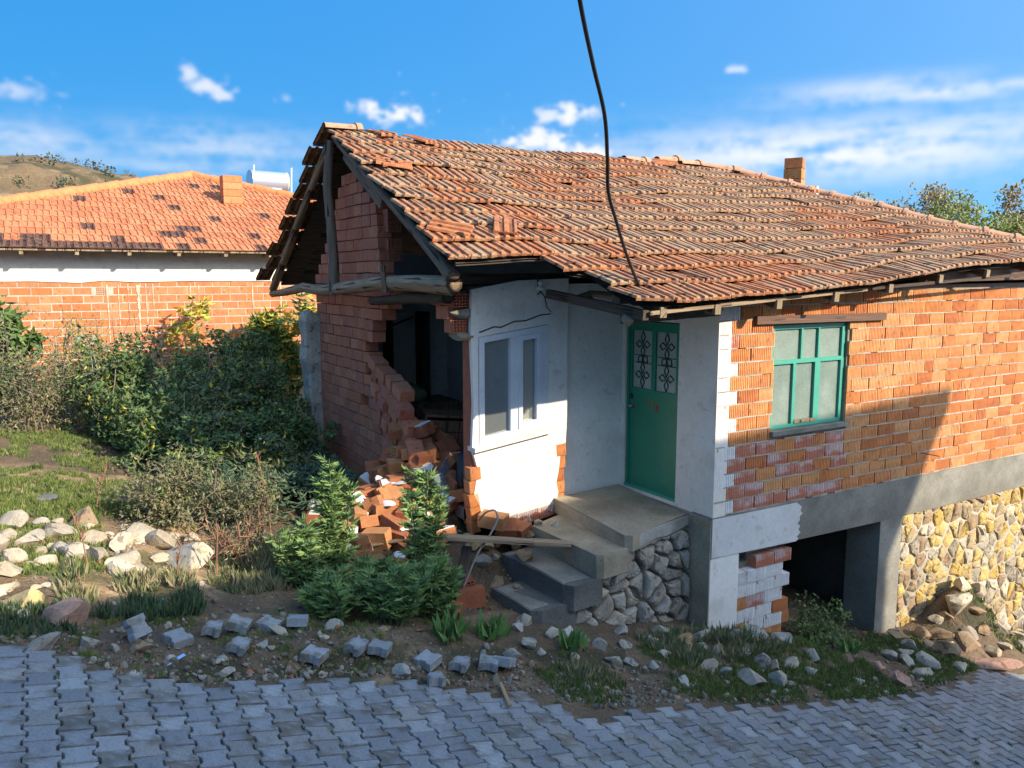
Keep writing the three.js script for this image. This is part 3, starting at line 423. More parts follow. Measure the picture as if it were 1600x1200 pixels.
// ---------------------------------------------------------------- gable end, torn open at the front corner
{
  const GX = -2.27, r = rngOf(41), gable = new THREE.Group(); gable.name = 'gable_wall'; gable.userData.label = 'red brick gable wall, broken open with leaning loose bricks'; house.add(gable);
  const gg = Array.from({ length: 8 }, (_, i) => block(.288, .137, .19, .003, i * .29, i * .53)), holeEnd = hollowBrick(.19, .137, .20, 5, 4);
  const put = (y, z, len, o = {}) => { const m = part('brick', gg[(r() * 8) | 0], o.mat || mGable[(r() * 4) | 0], gable); m.position.set(GX + .095 + (o.dx || 0) + (r() - .5) * .008, y, z); m.rotation.order = 'YXZ'; m.rotation.set((o.rx || 0) + (r() - .5) * .02, -Math.PI / 2 + (o.ry || 0) + (r() - .5) * .02, (o.rz || 0) + (r() - .5) * .016); m.scale.x = len / .288; return m; };
  // the edge of the hole, from the top down: height, last z that still stands
  const stand = y => { const P = [[.6, -3.15], [1.2, -3.2], [1.6, -3.55], [2.0, -3.85], [2.35, -4.0], [2.6, -4.15], [2.84, -4.2], [3.07, -3.98], [3.3, -3.68], [3.5, -3.42], [3.62, -3.40], [3.7, -3.63], [4.3, -3.72], [4.74, -3.83], [4.95, -4.2], [5.15, -4.5], [5.3, -4.6]]; for (let i = 1; i < P.length; i++) if (y < P[i][0]) return lerp(P[i - 1][1], P[i][1], clamp((y - P[i - 1][0]) / (P[i][0] - P[i - 1][0]))); return -4.6; };
  const rearEnd = y => y < 3.75 ? -6.2 : lerp(-6.2, -4.75, (y - 3.75) / 1.5);
  for (let c = 0; c < 30; c++) {
    const y = .82 + c * COURSE, s = stand(y), b0 = rearEnd(y); let z = b0 + ((c & 1) ? 0 : -.02), first = true;
    while (z < s) { let L = first && (c & 1) ? .145 : .288; first = false; if (r() < .07) L *= .55 + r() * .3; const e = Math.min(z + L, s + .11 + r() * .06); if (e - z > .07 && !(y > 2.0 && y < 2.2 && z > -4.35 && z < -4.1)) put(y + (fbm(z * 2, y * 2, 2) - .5) * .02, (z + e) / 2, e - z, { dx: (fbm(z * 1.3 + 4, y * 1.3, 3) - .5) * .03 }); z = e + .006 + r() * .01; }
  }
  // the leaning stack of courses that came loose, sinking towards the corner
  for (let c = 0; c < 13; c++) { const y0 = .98 + c * COURSE; let z = stand(y0) + .16 + r() * .05; const lim = c < 8 ? -2.38 : -2.55 - (c > 9 ? (c - 9) * .16 : 0); while (z < lim) { const L = r() < .3 ? .19 : .288, zc = z + L / 2, k = Math.max(0, zc + 4.15); put(y0 - .27 * k - .04 * k * k + (r() - .5) * .02, zc, L * .98, { rz: -.24 - .10 * k + (r() - .5) * .16, ry: (r() - .5) * .24 - .08 * k, dx: -.04 * k + (r() - .5) * .09 }); z += L + .012; } }
  // what still hangs at the top of the corner
  for (const [y, z, L, rz] of [[3.56, -1.93, .26, -.06], [3.57, -1.70, .2, 0], [3.42, -1.78, .28, .02], [3.28, -1.66, .16, 0]]) put(y, z, L, { rz });
  for (const y of [3.55, 3.28]) { const m = part('brick', holeEnd, mGable[1], gable); m.position.set(GX + .115, y, -1.66); }
  part('corner_lump', stoneGeo(77, .13, .08, .13).translate(-2.13, 3.40, -1.62), mMortar, gable); part('corner_lump', stoneGeo(78, .16, .06, .12).translate(-2.12, 3.19, -1.61), mConcTan, gable);
  for (const y of [4.42, 4.56, 4.06, 4.20]) { const m = part('brick', holeEnd, mGable[3], gable); m.position.set(GX + .19, y, -3.62); m.rotation.y = .1; }
  part('mortar_core', panel([[-6.18, .7], [-3.5, .7], [-4.1, 2.3], [-4.4, 2.8], [-3.7, 3.4], [-3.85, 4.6], [-4.7, 5.15], [-6.1, 3.9]], [], .05).rotateY(-Math.PI / 2).translate(GX + .11, 0, 0), mMortar, gable);
  part('foundation_beam', timber([-2.40, .95, -6.35], [-2.46, .72, -3.05], .22, .26), mConcPale, gable, 'weathered foundation beam under the gable wall');
  // plastered stump of the torn-off rear wall
  const st = panel([[-2.50, 3.12], [-2.47, 3.24], [-2.40, 3.27], [-2.34, 3.22], [-2.28, 3.2], [-2.28, 1.0], [-2.33, 1.0], [-2.36, 1.35], [-2.42, 1.55], [-2.41, 1.8], [-2.46, 2.0], [-2.45, 2.3], [-2.49, 2.55], [-2.47, 2.85]], [], .26, { bevelEnabled: true, bevelSize: .02, bevelThickness: .03, bevelSegments: 1 }); const p = st.attributes.position; for (let i = 0; i < p.count; i++) p.setXYZ(i, p.getX(i) + (fbm(p.getY(i) * 6, p.getZ(i) * 5, 2) - .5) * .07, p.getY(i), p.getZ(i));
  part('wall_stump', metreUV(st).translate(0, 0, -6.12), stoneM(.62, .59, .54), gable, 'pale plastered stump of broken wall at the rear corner');
}
// a hollow clay block: w x h face pierced by cells, holes run along its length
function hollowBrick(w, h, len, nx, ny) {
  const s = new THREE.Shape(rect(-w / 2, w / 2, -h / 2, h / 2).map(p => new THREE.Vector2(...p))), t = .011, cw = (w - t * (nx + 1)) / nx, ch = (h - t * (ny + 1)) / ny;
  for (let i = 0; i < nx; i++) for (let j = 0; j < ny; j++) { const x = -w / 2 + t + i * (cw + t), y = -h / 2 + t + j * (ch + t); s.holes.push(new THREE.Path([[x, y], [x, y + ch], [x + cw, y + ch], [x + cw, y]].map(p => new THREE.Vector2(...p)))); }
  return metreUV(new THREE.ExtrudeGeometry(s, { depth: len, bevelEnabled: false }).translate(0, 0, -len / 2));
}

// ---------------------------------------------------------------- roof
const roof = new THREE.Group(); roof.name = 'roof'; roof.userData.label = 'sagging roof of weathered interlocking clay tiles'; house.add(roof);
const RZ = -4.65, KZ = -.72, EZ = .42;
function roofY(x, z) {
  const xc = Math.min(x, 6), yr = x < 5 ? 5.72 - .012 * (x + 2.55) : 5.63, yk = 3.90 + .045 * (xc + 2.7), ye = 3.53 + .068 * (xc + 1.25);
  const y = z < KZ ? yk + (yr - yk) * (KZ - z) / (KZ - RZ) : yk + (ye - yk) * (z - KZ) / (EZ - KZ);
  return y + (fbm(x * .55 + 9, z * .6 + 3, 3) - .5) * .22 - .06 * Math.exp(-(((x - .5) / 1.6) ** 2) - (((z + 2.6) / 1.2) ** 2));
}
const HIP = [[4.0, RZ], [4.64, -4.34], [5.27, -3.76], [5.71, -2.92], [6.16, -2.28], [6.63, -1.48], [7.29, -.85], [8.3, .42]];
const hipX = z => { for (let i = 1; i < HIP.length; i++) if (z < HIP[i][1]) return lerp(HIP[i - 1][0], HIP[i][0], clamp((z - HIP[i - 1][1]) / (HIP[i][1] - HIP[i - 1][1]))); return 8.3; };
const TW = .232;
function tileGeo(len, seed) {
  const prof = [[0, .004], [.012, .027], [.052, .029], [.064, .008], [.102, .006], [.114, .026], [.150, .026], [.162, .007], [.205, .006], [.217, .026], [TW + .012, .027]], n = prof.length, pos = [], uv = [], r = rngOf(seed), ou = ((seed * 7) % 4) / 4, ov = r();
  const q = (a, b, c, d) => { for (const k of [a, b, c, b, d, c]) { pos.push(...k.p); uv.push(...k.t); } };
  const at = (i, z, y, dv = 0) => ({ p: [prof[i][0], y, z], t: [ou + prof[i][0] / TW * .25, ov + (z + dv) * .7] });
  for (let i = 0; i < n - 1; i++) {
    const rim = .012;   // the lower lip is rounded over
    q(at(i, -len, prof[i][1]), at(i, -rim, prof[i][1]), at(i + 1, -len, prof[i + 1][1]), at(i + 1, -rim, prof[i + 1][1]));
    q(at(i, -rim, prof[i][1]), at(i, 0, prof[i][1] * .55 - .004), at(i + 1, -rim, prof[i + 1][1]), at(i + 1, 0, prof[i + 1][1] * .55 - .004));
    q(at(i, 0, prof[i][1] * .55 - .004), at(i, -.004, -.016, .02), at(i + 1, 0, prof[i + 1][1] * .55 - .004), at(i + 1, -.004, -.016, .02));
  }
  const g = new THREE.BufferGeometry(); g.setAttribute('position', new THREE.Float32BufferAttribute(pos, 3)); g.setAttribute('uv', new THREE.Float32BufferAttribute(uv, 2)); g.computeVertexNormals(); return g;
}
const tileGeos = Array.from({ length: 12 }, (_, i) => tileGeo(.43, 500 + i));
{
  const r = rngOf(61), list = [], rows = []; for (let i = 1; i <= 11; i++) rows.push(lerp(RZ, KZ, i / 11)); for (let i = 1; i <= 3; i++) rows.push(lerp(KZ, EZ, i / 3));
  const place = (x, z, f, dzr, wild, back = false) => {
    const sgn = back ? -1 : 1, zu = z - sgn * .36, y0 = f(x, z), y1 = f(x, zu), ex = V(sgn * .3, (f(x + sgn * .3, z) - y0), 0).normalize(), es = V(0, y0 - y1, sgn * .36).normalize(), up = es.clone().cross(ex).normalize(), ez = ex.clone().cross(up);
    const m = new THREE.Matrix4().makeBasis(ex, up, ez); m.multiply(new THREE.Matrix4().makeRotationFromEuler(new THREE.Euler(-.115 + (r() - .5) * .02 * wild, (r() - .5) * .035 * wild, (r() - .5) * .03 * wild)));
    m.setPosition(x + (r() - .5) * .008, y0 + .046 + (r() - .3) * .008 * wild, z + dzr + (r() - .5) * .016 * wild); return m;
  };
  rows.forEach((z, k) => {
    const x0 = k < 11 ? lerp(-2.56, -2.72, k / 10) : (k === 11 ? -1.68 : -1.44) + (r() - .5) * .05, drift = (r() - .5) * .10;
    for (let c = 0; c < 60; c++) {
      const x = x0 + c * TW + (k & 1 ? 0 : .02); if (x > hipX(z - .1) - .02 || x > 8) break;
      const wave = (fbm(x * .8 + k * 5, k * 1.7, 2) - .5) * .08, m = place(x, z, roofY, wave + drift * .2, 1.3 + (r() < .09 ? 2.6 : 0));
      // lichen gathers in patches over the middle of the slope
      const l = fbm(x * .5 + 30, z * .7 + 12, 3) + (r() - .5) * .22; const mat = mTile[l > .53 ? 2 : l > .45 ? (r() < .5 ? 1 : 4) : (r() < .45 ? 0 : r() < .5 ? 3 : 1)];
      const px = Math.hypot(x + 5.98, z - 5.95) + (x > 6.8 ? 20 : 0); list.push({ m, mat, d: px, g: tileGeos[(r() * 12) | 0] });
    }
  });
  // rear slope: a few columns behind the gable verge
  const rear = (x, z) => roofY(x, RZ) - .575 * (RZ - z) + (fbm(x + 3, z, 2) - .5) * .05;
  for (let k = 1; k <= 10; k++) for (let c = 0; c < 4; c++) list.push({ m: place(-2.43 + c * TW + (k & 1 ? .05 : 0) + (k > 3 && c === 0 ? (r() - .5) * .12 : 0), RZ - k * .352, rear, 0, 2.4, true), mat: mTile[4], d: 11.5, g: tileGeos[(r() * 12) | 0] });
  list.sort((a, b) => a.d - b.d); const rest = [[], [], [], [], []];
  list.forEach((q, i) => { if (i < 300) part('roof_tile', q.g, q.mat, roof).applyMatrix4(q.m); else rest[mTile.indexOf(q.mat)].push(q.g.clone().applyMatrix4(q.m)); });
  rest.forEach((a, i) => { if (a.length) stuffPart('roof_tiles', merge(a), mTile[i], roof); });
  // slipped and broken tiles lying on the slope
  for (const [x, z, ry, rx] of [[-2.08, -2.92, 1.25, 0], [-2.42, -3.0, .2, .05], [-2.32, -1.05, .9, .1], [-1.35, -4.15, .5, .0], [-1.95, -4.2, .15, .0], [3.2, -4.2, 1.0, .05], [-2.0, -1.15, -.5, .12]]) { const m = place(x, z, roofY, 0, 1).multiply(new THREE.Matrix4().makeRotationFromEuler(new THREE.Euler(rx, ry, .08))); m.elements[13] += .038; const o = part('slipped_tile', tileGeos[(r() * 12) | 0], mTile[3], roof); o.applyMatrix4(m); }
  // boards under the tiles
  const deck = (x0f, x1f, za, zb, f, n = 24) => { const pos = [], idx = [], uv = [], K = 10; for (let j = 0; j <= K; j++) for (let i = 0; i <= n; i++) { const z = lerp(za, zb, j / K), x = lerp(x0f(z), x1f(z), i / n); pos.push(x, f(x, z) - .03, z); uv.push(z, x); } for (let j = 0; j < K; j++) for (let i = 0; i < n; i++) { const a = j * (n + 1) + i, b = a + n + 1; idx.push(a, b, a + 1, b, b + 1, a + 1); } const g = new THREE.BufferGeometry(); g.setAttribute('position', new THREE.Float32BufferAttribute(pos, 3)); g.setAttribute('uv', new THREE.Float32BufferAttribute(uv, 2)); g.setIndex(idx); g.computeVertexNormals(); const d = plain(g); return merge([d, d.clone().translate(0, -.022, 0)]); };
  part('roof_boards', deck(z => lerp(-2.42, -2.6, (z - RZ) / 3.9), z => hipX(z) + .05, RZ, KZ - .06, roofY, 40), mWoodDark, roof);
  part('roof_boards', deck(z => z < -.35 ? -1.6 : -1.38, z => hipX(z) + .05, KZ - .06, EZ - .10, roofY, 40), mWoodDark, roof);
  part('roof_boards', deck(() => -2.3, () => 5.2, RZ - 3.5, RZ, rear, 20), mWoodDark, roof);
  part('roof_boards', metreUV(new THREE.BufferGeometry().setFromPoints([V(4.05, 5.56, RZ), V(8.3, 3.9, .4), V(8.3, 3.9, -8.2), V(4.05, 5.56, RZ), V(8.3, 3.9, -8.2), V(5.0, 3.6, -8.2)]).setAttribute('normal', new THREE.Float32BufferAttribute(new Float32Array(18), 3))), mWoodDark, roof);
  // ridge and hip caps
  const cap = (() => { const prof = (R, z, k = 10) => Array.from({ length: k + 1 }, (_, i) => { const t = Math.PI * i / k; return [Math.cos(t) * R, Math.sin(t) * R * .8, z]; }); const rings = [prof(.095, 0), prof(.10, .36), prof(.125, .365), prof(.128, .43), prof(.10, .435), prof(.085, .43)], pos = []; for (let a = 0; a < rings.length - 1; a++) for (let i = 0; i < 10; i++) { const A = rings[a][i], B = rings[a][i + 1], C = rings[a + 1][i], D = rings[a + 1][i + 1]; pos.push(...A, ...B, ...C, ...B, ...D, ...C); } const g = new THREE.BufferGeometry(); g.setAttribute('position', new THREE.Float32BufferAttribute(pos, 3)); g.setAttribute('normal', new THREE.Float32BufferAttribute(new Float32Array(pos.length), 3)); return metreUV(g); })();
  const mCap = M(.56, .34, .22, { map: tClay }), capAt = (a, b, raise = .05) => { const o = part('ridge_tile', cap, mCap, roof); o.position.copy(a).add(V(0, raise, 0)); o.lookAt(b.clone().add(V(0, raise, 0))); o.rotateZ((r() - .5) * .12); o.scale.z = a.distanceTo(b) / .41; return o; };
  { const line = []; let [px, pz] = HIP[0]; for (let s = 0; s < 15; s++) { line.push(V(px, roofY(px, pz), pz)); const nz = pz + .31; px = hipX(nz); pz = nz; } for (let s = 0; s < 14; s++) capAt(line[s], line[s + 1], .03); }
  capAt(V(-2.58, roofY(-2.5, RZ), RZ), V(-2.1, roofY(-2.1, RZ), RZ), .03); capAt(V(3.1, roofY(3.1, RZ), RZ), V(3.55, roofY(3.55, RZ) + .03, RZ), .04); capAt(V(3.6, roofY(3.6, RZ), RZ), V(4.05, roofY(4.0, RZ), RZ), .03); capAt(V(2.4, roofY(2.4, RZ), RZ), V(2.85, roofY(2.85, RZ), RZ), .0);
  // timbers of the open gable
  const log = (n, pts, r0, r1, m, lab) => part(n, limb(pts, r0, r1, 9, .28, .37), m, roof, lab);
  log('tie_beam', [[-2.40, 3.50, -8.35], [-2.44, 3.55, -7.4], [-2.47, 3.63, -6.2], [-2.48, 3.60, -5.2], [-2.5, 3.66, -4.0], [-2.5, 3.73, -2.8], [-2.5, 3.74, -1.8], [-2.48, 3.72, -1.05]], .06, .095, M(.56, .43, .31, { map: tWood, bumpMap: tWoodB, bumpScale: .012 }), 'knotted log tie beam across the open gable');
  log('tie_beam', [[-2.36, 3.50, -3.6], [-2.36, 3.56, -2.5], [-2.34, 3.59, -1.5]], .055, .075, mWoodDark);
  log('king_post', [[-2.52, 5.58, -4.62], [-2.53, 5.0, -4.70], [-2.52, 4.5, -4.66], [-2.51, 4.0, -4.60], [-2.52, 3.56, -4.60]], .055, .07, M(.27, .235, .20, { map: tWood, bumpMap: tWoodB, bumpScale: .012 }));
  log('rafter', [[-2.47, 5.56, -4.75], [-2.47, 4.75, -6.15], [-2.46, 4.1, -7.2], [-2.44, 3.58, -8.15]], .05, .062, M(.52, .37, .25, { map: tWood, bumpMap: tWoodB, bumpScale: .012 }));
  log('rafter', [[-2.46, 5.56, -4.5], [-2.49, 4.83, -3.0], [-2.53, 4.25, -1.8], [-2.55, 3.92, -1.15], [-2.55, 3.80, -.95]], .045, .07, mWood);
  part('brace', timber([-2.60, 3.92, -2.62], [-2.58, 3.62, -2.60], .05, .05), mWood, roof);
  part('barge_board', timber([-2.46, 5.34, -4.2], [-2.5, 4.62, -2.85], .03, .12), mWood, roof);
  for (const z of [-3.5, -2.2, -1.2]) part('rafter', timber([-1.2, roofY(-1.2, z) - .1, z], [-2.45, roofY(-2.4, z) - .12, z], .06, .06), mWoodDark, roof);
  // rafter tails under the front eave, pale where they were cut
  for (const x of [-1.05, -.37, .48, 1.36, 2.28, 3.22, 4.2, 5.2, 6.1]) { const y = roofY(x, .30) - .115, y1 = roofY(x, -.6) - .12; part('rafter', timber([x, y1, -.6], [x, y, .31], .075, .09), mWoodDark, roof); part('rafter_end', timber([x + .001, y + .006, .20], [x + .001, y - .004, .345], .074, .088 + r() * .02), mWoodPale, roof); }
  part('eave_batten', timber([-1.2, 3.47, .33], [1.9, 3.66, .31], .02, .035), mWoodPale, roof); part('eave_batten', timber([2.0, 3.67, .30], [6.4, 3.89, .28], .02, .035), mWoodDark, roof);
  part('wall_plate', timber([-1.25, 3.60, -.10], [7.6, 3.68, -.10], .12, .11), mWoodBrown, roof); part('wall_plate', timber([3.3, 3.80, .05], [7.6, 3.86, .05], .10, .14), mWoodBrown, roof);
  part('wall_plate', timber([-2.3, 3.78, -1.62], [.1, 3.78, -1.62], .12, .12), mWoodDark, roof);
  part('porch_beam', timber([-1.25, 3.42, .02], [-.05, 3.47, -.0], .11, .12), mWoodDark, roof, 'blackened porch beam with a splintered end'); part('porch_beam', timber([-1.30, 3.62, -1.2], [-1.22, 3.45, .30], .07, .09), mWoodDark, roof); part('splintered_end', stoneGeo(90, .05, .06, .1).translate(-1.26, 3.41, .06), mWoodPale, roof); part('splintered_end', stoneGeo(91, .05, .07, .04).translate(-1.1, 3.55, -.75), mWood, roof);
  // brick chimney behind the hip
  const ch = new THREE.Group(); ch.name = 'chimney'; roof.add(ch); for (let k = 0; k < 6; k++) { const b = part('brick', block(.34, .19, .34, .006, k, k * .3), k === 5 ? mBrick[3] : mBrick[k % 3], ch); b.position.set(6.95, 4.98 + k * .2, -5.05); b.rotation.y = .5 + (k === 5 ? .06 : 0); } const st = part('flue', slab(-.11, .11, 0, .52, -.11, .11), mCream, ch); st.position.set(7.42, 5.05, -5.0); st.rotation.y = .5;
}

// ---------------------------------------------------------------- entrance steps on a rubble base
{
  const s = thing('entrance_steps', 'worn concrete entrance steps on a dry stone base below the green door', 'steps', null, [-1, .2, -.8]);
  const off = g => g.translate(1, -.2, .8), r = rngOf(71);
  // tread blocks: plan corners (x, z), top heights at the corners, thickness
  const tread = (name, c, th, m, lab) => { const top = c.map(q => V(q[0], q[1], q[2])), bot = c.map(q => V(q[0] + (r() - .5) * .03, q[1] - th, q[2])); const pos = [], tri = (a, b, d) => pos.push(...a.toArray(), ...b.toArray(), ...d.toArray()), n = c.length; for (let i = 1; i < n - 1; i++) { tri(top[0], top[i], top[i + 1]); tri(bot[0], bot[i + 1], bot[i]); } for (let i = 0; i < n; i++) { const j = (i + 1) % n, cut = .014; tri(bot[i], bot[j], top[i]); tri(bot[j], top[j], top[i]); } const g = new THREE.BufferGeometry(); g.setAttribute('position', new THREE.Float32BufferAttribute(pos, 3)); g.setAttribute('normal', new THREE.Float32BufferAttribute(new Float32Array(pos.length), 3)); return part(name, off(metreUV(g)), m, s, lab); };
  tread('landing', [[-1.02, 1.28, -1.50], [-1.0, 1.275, -1.0], [-1.03, 1.24, -.6], [-1.0, 1.195, -.22], [-.93, 1.195, -.17], [-.5, 1.215, -.27], [-.04, 1.235, -.36], [-.04, 1.30, -1.55]], .17, mConcTan, 'tan concrete landing slab with a chipped edge');
  tread('step', [[-1.48, 1.10, -1.22], [-1.40, 1.075, -.6], [-1.37, 1.06, -.20], [-1.3, 1.06, -.16], [-.92, 1.065, -.20], [-.92, 1.10, -1.45]], .25, mConcTan);
  tread('step', [[-1.89, .87, -1.18], [-1.80, .85, -.6], [-1.74, .82, -.24], [-1.66, .81, -.16], [-1.30, .815, -.18], [-1.30, .87, -1.25]], .26, mConcDark, 'blackened concrete step');
  tread('step', [[-2.19, .66, -.86], [-2.12, .63, -.5], [-2.08, .60, -.30], [-1.98, .60, -.24], [-1.60, .62, -.20], [-1.60, .66, -.9]], .30, mConcDark, 'broken lowest concrete step');
  for (const [a, c] of [[[[-1.85, .873, -1.15], [-1.77, .853, -.6], [-1.71, .823, -.25], [-1.42, .828, -.24], [-1.44, .873, -1.15]], 0], [[[-2.15, .662, -.83], [-2.05, .606, -.31], [-1.84, .616, -.30], [-1.90, .662, -.85]], 1]]) tread('dusty_top', a, .006, mConc);
  part('landing_face', off(panel([[-.93, 1.04], [-.6, 1.09], [-.45, 1.075], [-.04, 1.13], [-.04, 1.225], [-.5, 1.205], [-.93, 1.185]], [], .02).rotateY(.16).translate(.04, 0, -.335)), mConcPale, s, 'white-painted edge of the landing');
  const core = part('stone_base', off(panel([[-1.95, -.2], [-.03, -.35], [-.03, 1.1], [-.95, 1.02], [-1.0, .86], [-1.35, .80], [-1.4, .62], [-1.7, .52]], [], .5).translate(0, 0, -.36)), mMortar, s, 'dry grey stone base under the landing'), pts = [];
  for (let y = -.25; y < 1.15; y += .17) for (let x = -2.0; x < 0.05; x += .25) pts.push([x + (r() - .5) * .2 + (Math.round(y * 10) & 1 ? .1 : 0), y + (r() - .5) * .12]);
  const bound = [[-1.98, -.25], [-.035, -.3], [-.035, 1.09], [-.5, 1.06], [-.93, 1.01], [-1.3, .80], [-1.4, .74], [-1.75, .50]];
  cells(pts, bound).forEach((poly, i) => { if (poly.length < 3 || pts[i][1] < lane(pts[i][0], -.3) - .12) return; const o = part('stone', off(laidStone(poly, 900 + i, .014, .03 + r() * .07, .16).translate(0, 0, -.34 + (pts[i][0] < -1 ? .06 : 0))), mGreyStone[(r() * 5) | 0], core); });
}

// ---------------------------------------------------------------- inside the torn-open room
{
  const bed = thing('wooden_bench', 'dark wooden bench inside the torn-open room', 'bench', null, [-1.1, 1.262, -5.3]);
  part('seat_board', box(1.3, .05, .8, 0, .62, 0), mWood, bed); part('front_board', box(1.3, .35, .04, 0, .42, .36), mWood, bed); for (const sx of [-1, 1]) for (const sz of [-1, 1]) part('leg', box(.07, .6, .07, sx * .58, .30, sz * .30), mWoodDark, bed);
  const g = new THREE.SphereGeometry(1, 20, 12); const p = g.attributes.position; for (let i = 0; i < p.count; i++) { const x = p.getX(i), y = p.getY(i), z = p.getZ(i); p.setXYZ(i, x * .33, Math.max(-.12, y * .17 + (fbm(x * 3 + 5, z * 3, 2) - .5) * .05), z * .26); } g.computeVertexNormals();
  const c = single('cushion', g, M(.24, .25, .15), 'round olive cushion on the bench in the open room', 'cushion'); c.position.set(-1.22, 2.03, -5.25); c.rotation.z = -.12;
  const cab = thing('white_cupboard', 'tall white cupboard door standing at the back of the open room', 'cupboard', null, [-.98, 1.262, -5.97]); part('door_leaf', box(.46, 1.95, .05, 0, 1.0, 0), mWhite, cab); part('side_panel', box(.05, 1.98, .3, -.27, .99, .1), mWoodDark, cab); part('side_panel', box(.12, 1.98, .3, .32, .99, .1), mWoodDark, cab); part('strap', timber([-.23, 1.75, .04], [.2, 1.9, .04], .012, .03), mWoodDark, cab);
  const ch = thing('wooden_chest', 'brown plank chest half buried behind the fallen bricks', 'chest', null, [-1.62, 1.56, -2.95], -.25); ch.rotation.z = -.09;
  for (let k = 0; k < 3; k++) part('plank', box(.74, .135, .025, 0, .12 + k * .145, .2), mWoodBrown, ch); part('lid', box(.78, .03, .46, 0, .535, 0), mWoodBrown, ch); for (const sx of [-1, 1]) part('end_board', box(.03, .5, .4, sx * .375, .27, 0), mWoodBrown, ch); part('back_board', box(.74, .5, .025, 0, .27, -.2), mWoodBrown, ch);
  const ty = thing('tyre', 'black rubber tyre wedged behind the white window panel', 'tyre', null, [-1.86, 1.56, -2.02], .9); ty.rotation.z = .25; part('tread', new THREE.TorusGeometry(.22, .085, 10, 28), mRubber, ty); part('rim', new THREE.TorusGeometry(.135, .02, 8, 24), mSteel, ty);
  const gp = single('glass_sheet', slab(-.28, .28, -.2, .2, -.004, .004), new THREE.MeshPhysicalMaterial({ color: lin(.55, .65, .75), roughness: .05, transmission: .8, thickness: 0, side: THREE.DoubleSide }), 'sheet of glass leaning in the rubble beside the tyre', 'glass'); gp.position.set(-2.12, 1.5, -1.98); gp.rotation.set(-.5, .7, .6);
}

// ---------------------------------------------------------------- cable, insulator, loose wires
single('cable', new THREE.TubeGeometry(new THREE.CatmullRomCurve3([V(-4.2, 6.7, 2.9), V(-2.93, 5.51, 1.63), V(-2.58, 5.24, 1.30), V(-2.28, 4.98, 1.04), V(-2.02, 4.72, .74), V(-1.86, 4.49, .55), V(-1.64, 4.27, .38), V(-1.39, 4.04, .19), V(-1.16, 3.80, .06), V(-1.0, 3.60, .02), V(-.93, 3.47, .03)]), 90, .0155, 8), mRubber, 'thick black cable hanging down to the porch eave', 'cable');
{
  const i = thing('insulator', 'white porcelain insulator with dangling wires under the eave', 'insulator', null, [-1.25, 3.67, -1.43]);
  part('bell', new THREE.LatheGeometry([[0, .085], [.018, .083], [.03, .07], [.03, .05], [.02, .045], [.022, .03], [.045, .015], [.048, -.01], [.03, -.02], [0, -.02]].map(p => new THREE.Vector2(...p)), 16), mPorcelain, i); part('pin', limb([[0, -.02, 0], [0, -.05, -.02], [0, -.06, -.06]], .008, .008, 6), mIron, i);
  for (const q of [[[0, 0, .04], [.06, -.05, .06], [.12, -.12, .05], [.14, -.2, .05], [.11, -.27, .05], [.14, -.36, .05]], [[.02, .01, .04], [.1, -.03, .08], [.2, -.06, .09], [.26, -.10, .07]], [[0, .02, .03], [.08, -.02, .05], [.13, -.08, .06], [.16, -.16, .06], [.12, -.24, .06]]]) part('wire', new THREE.TubeGeometry(new THREE.CatmullRomCurve3(q.map(p => V(...p))), 20, .004, 5), mWire, i);
  const t = single('splintered_stub', limb([[-1.05, 3.58, -1.0], [-.85, 3.62, -1.05], [-.55, 3.60, -1.1]], .035, .04, 7, .3, .2), mWoodPale, 'pale splintered timber stub sticking out beneath the porch roof', 'timber');
}

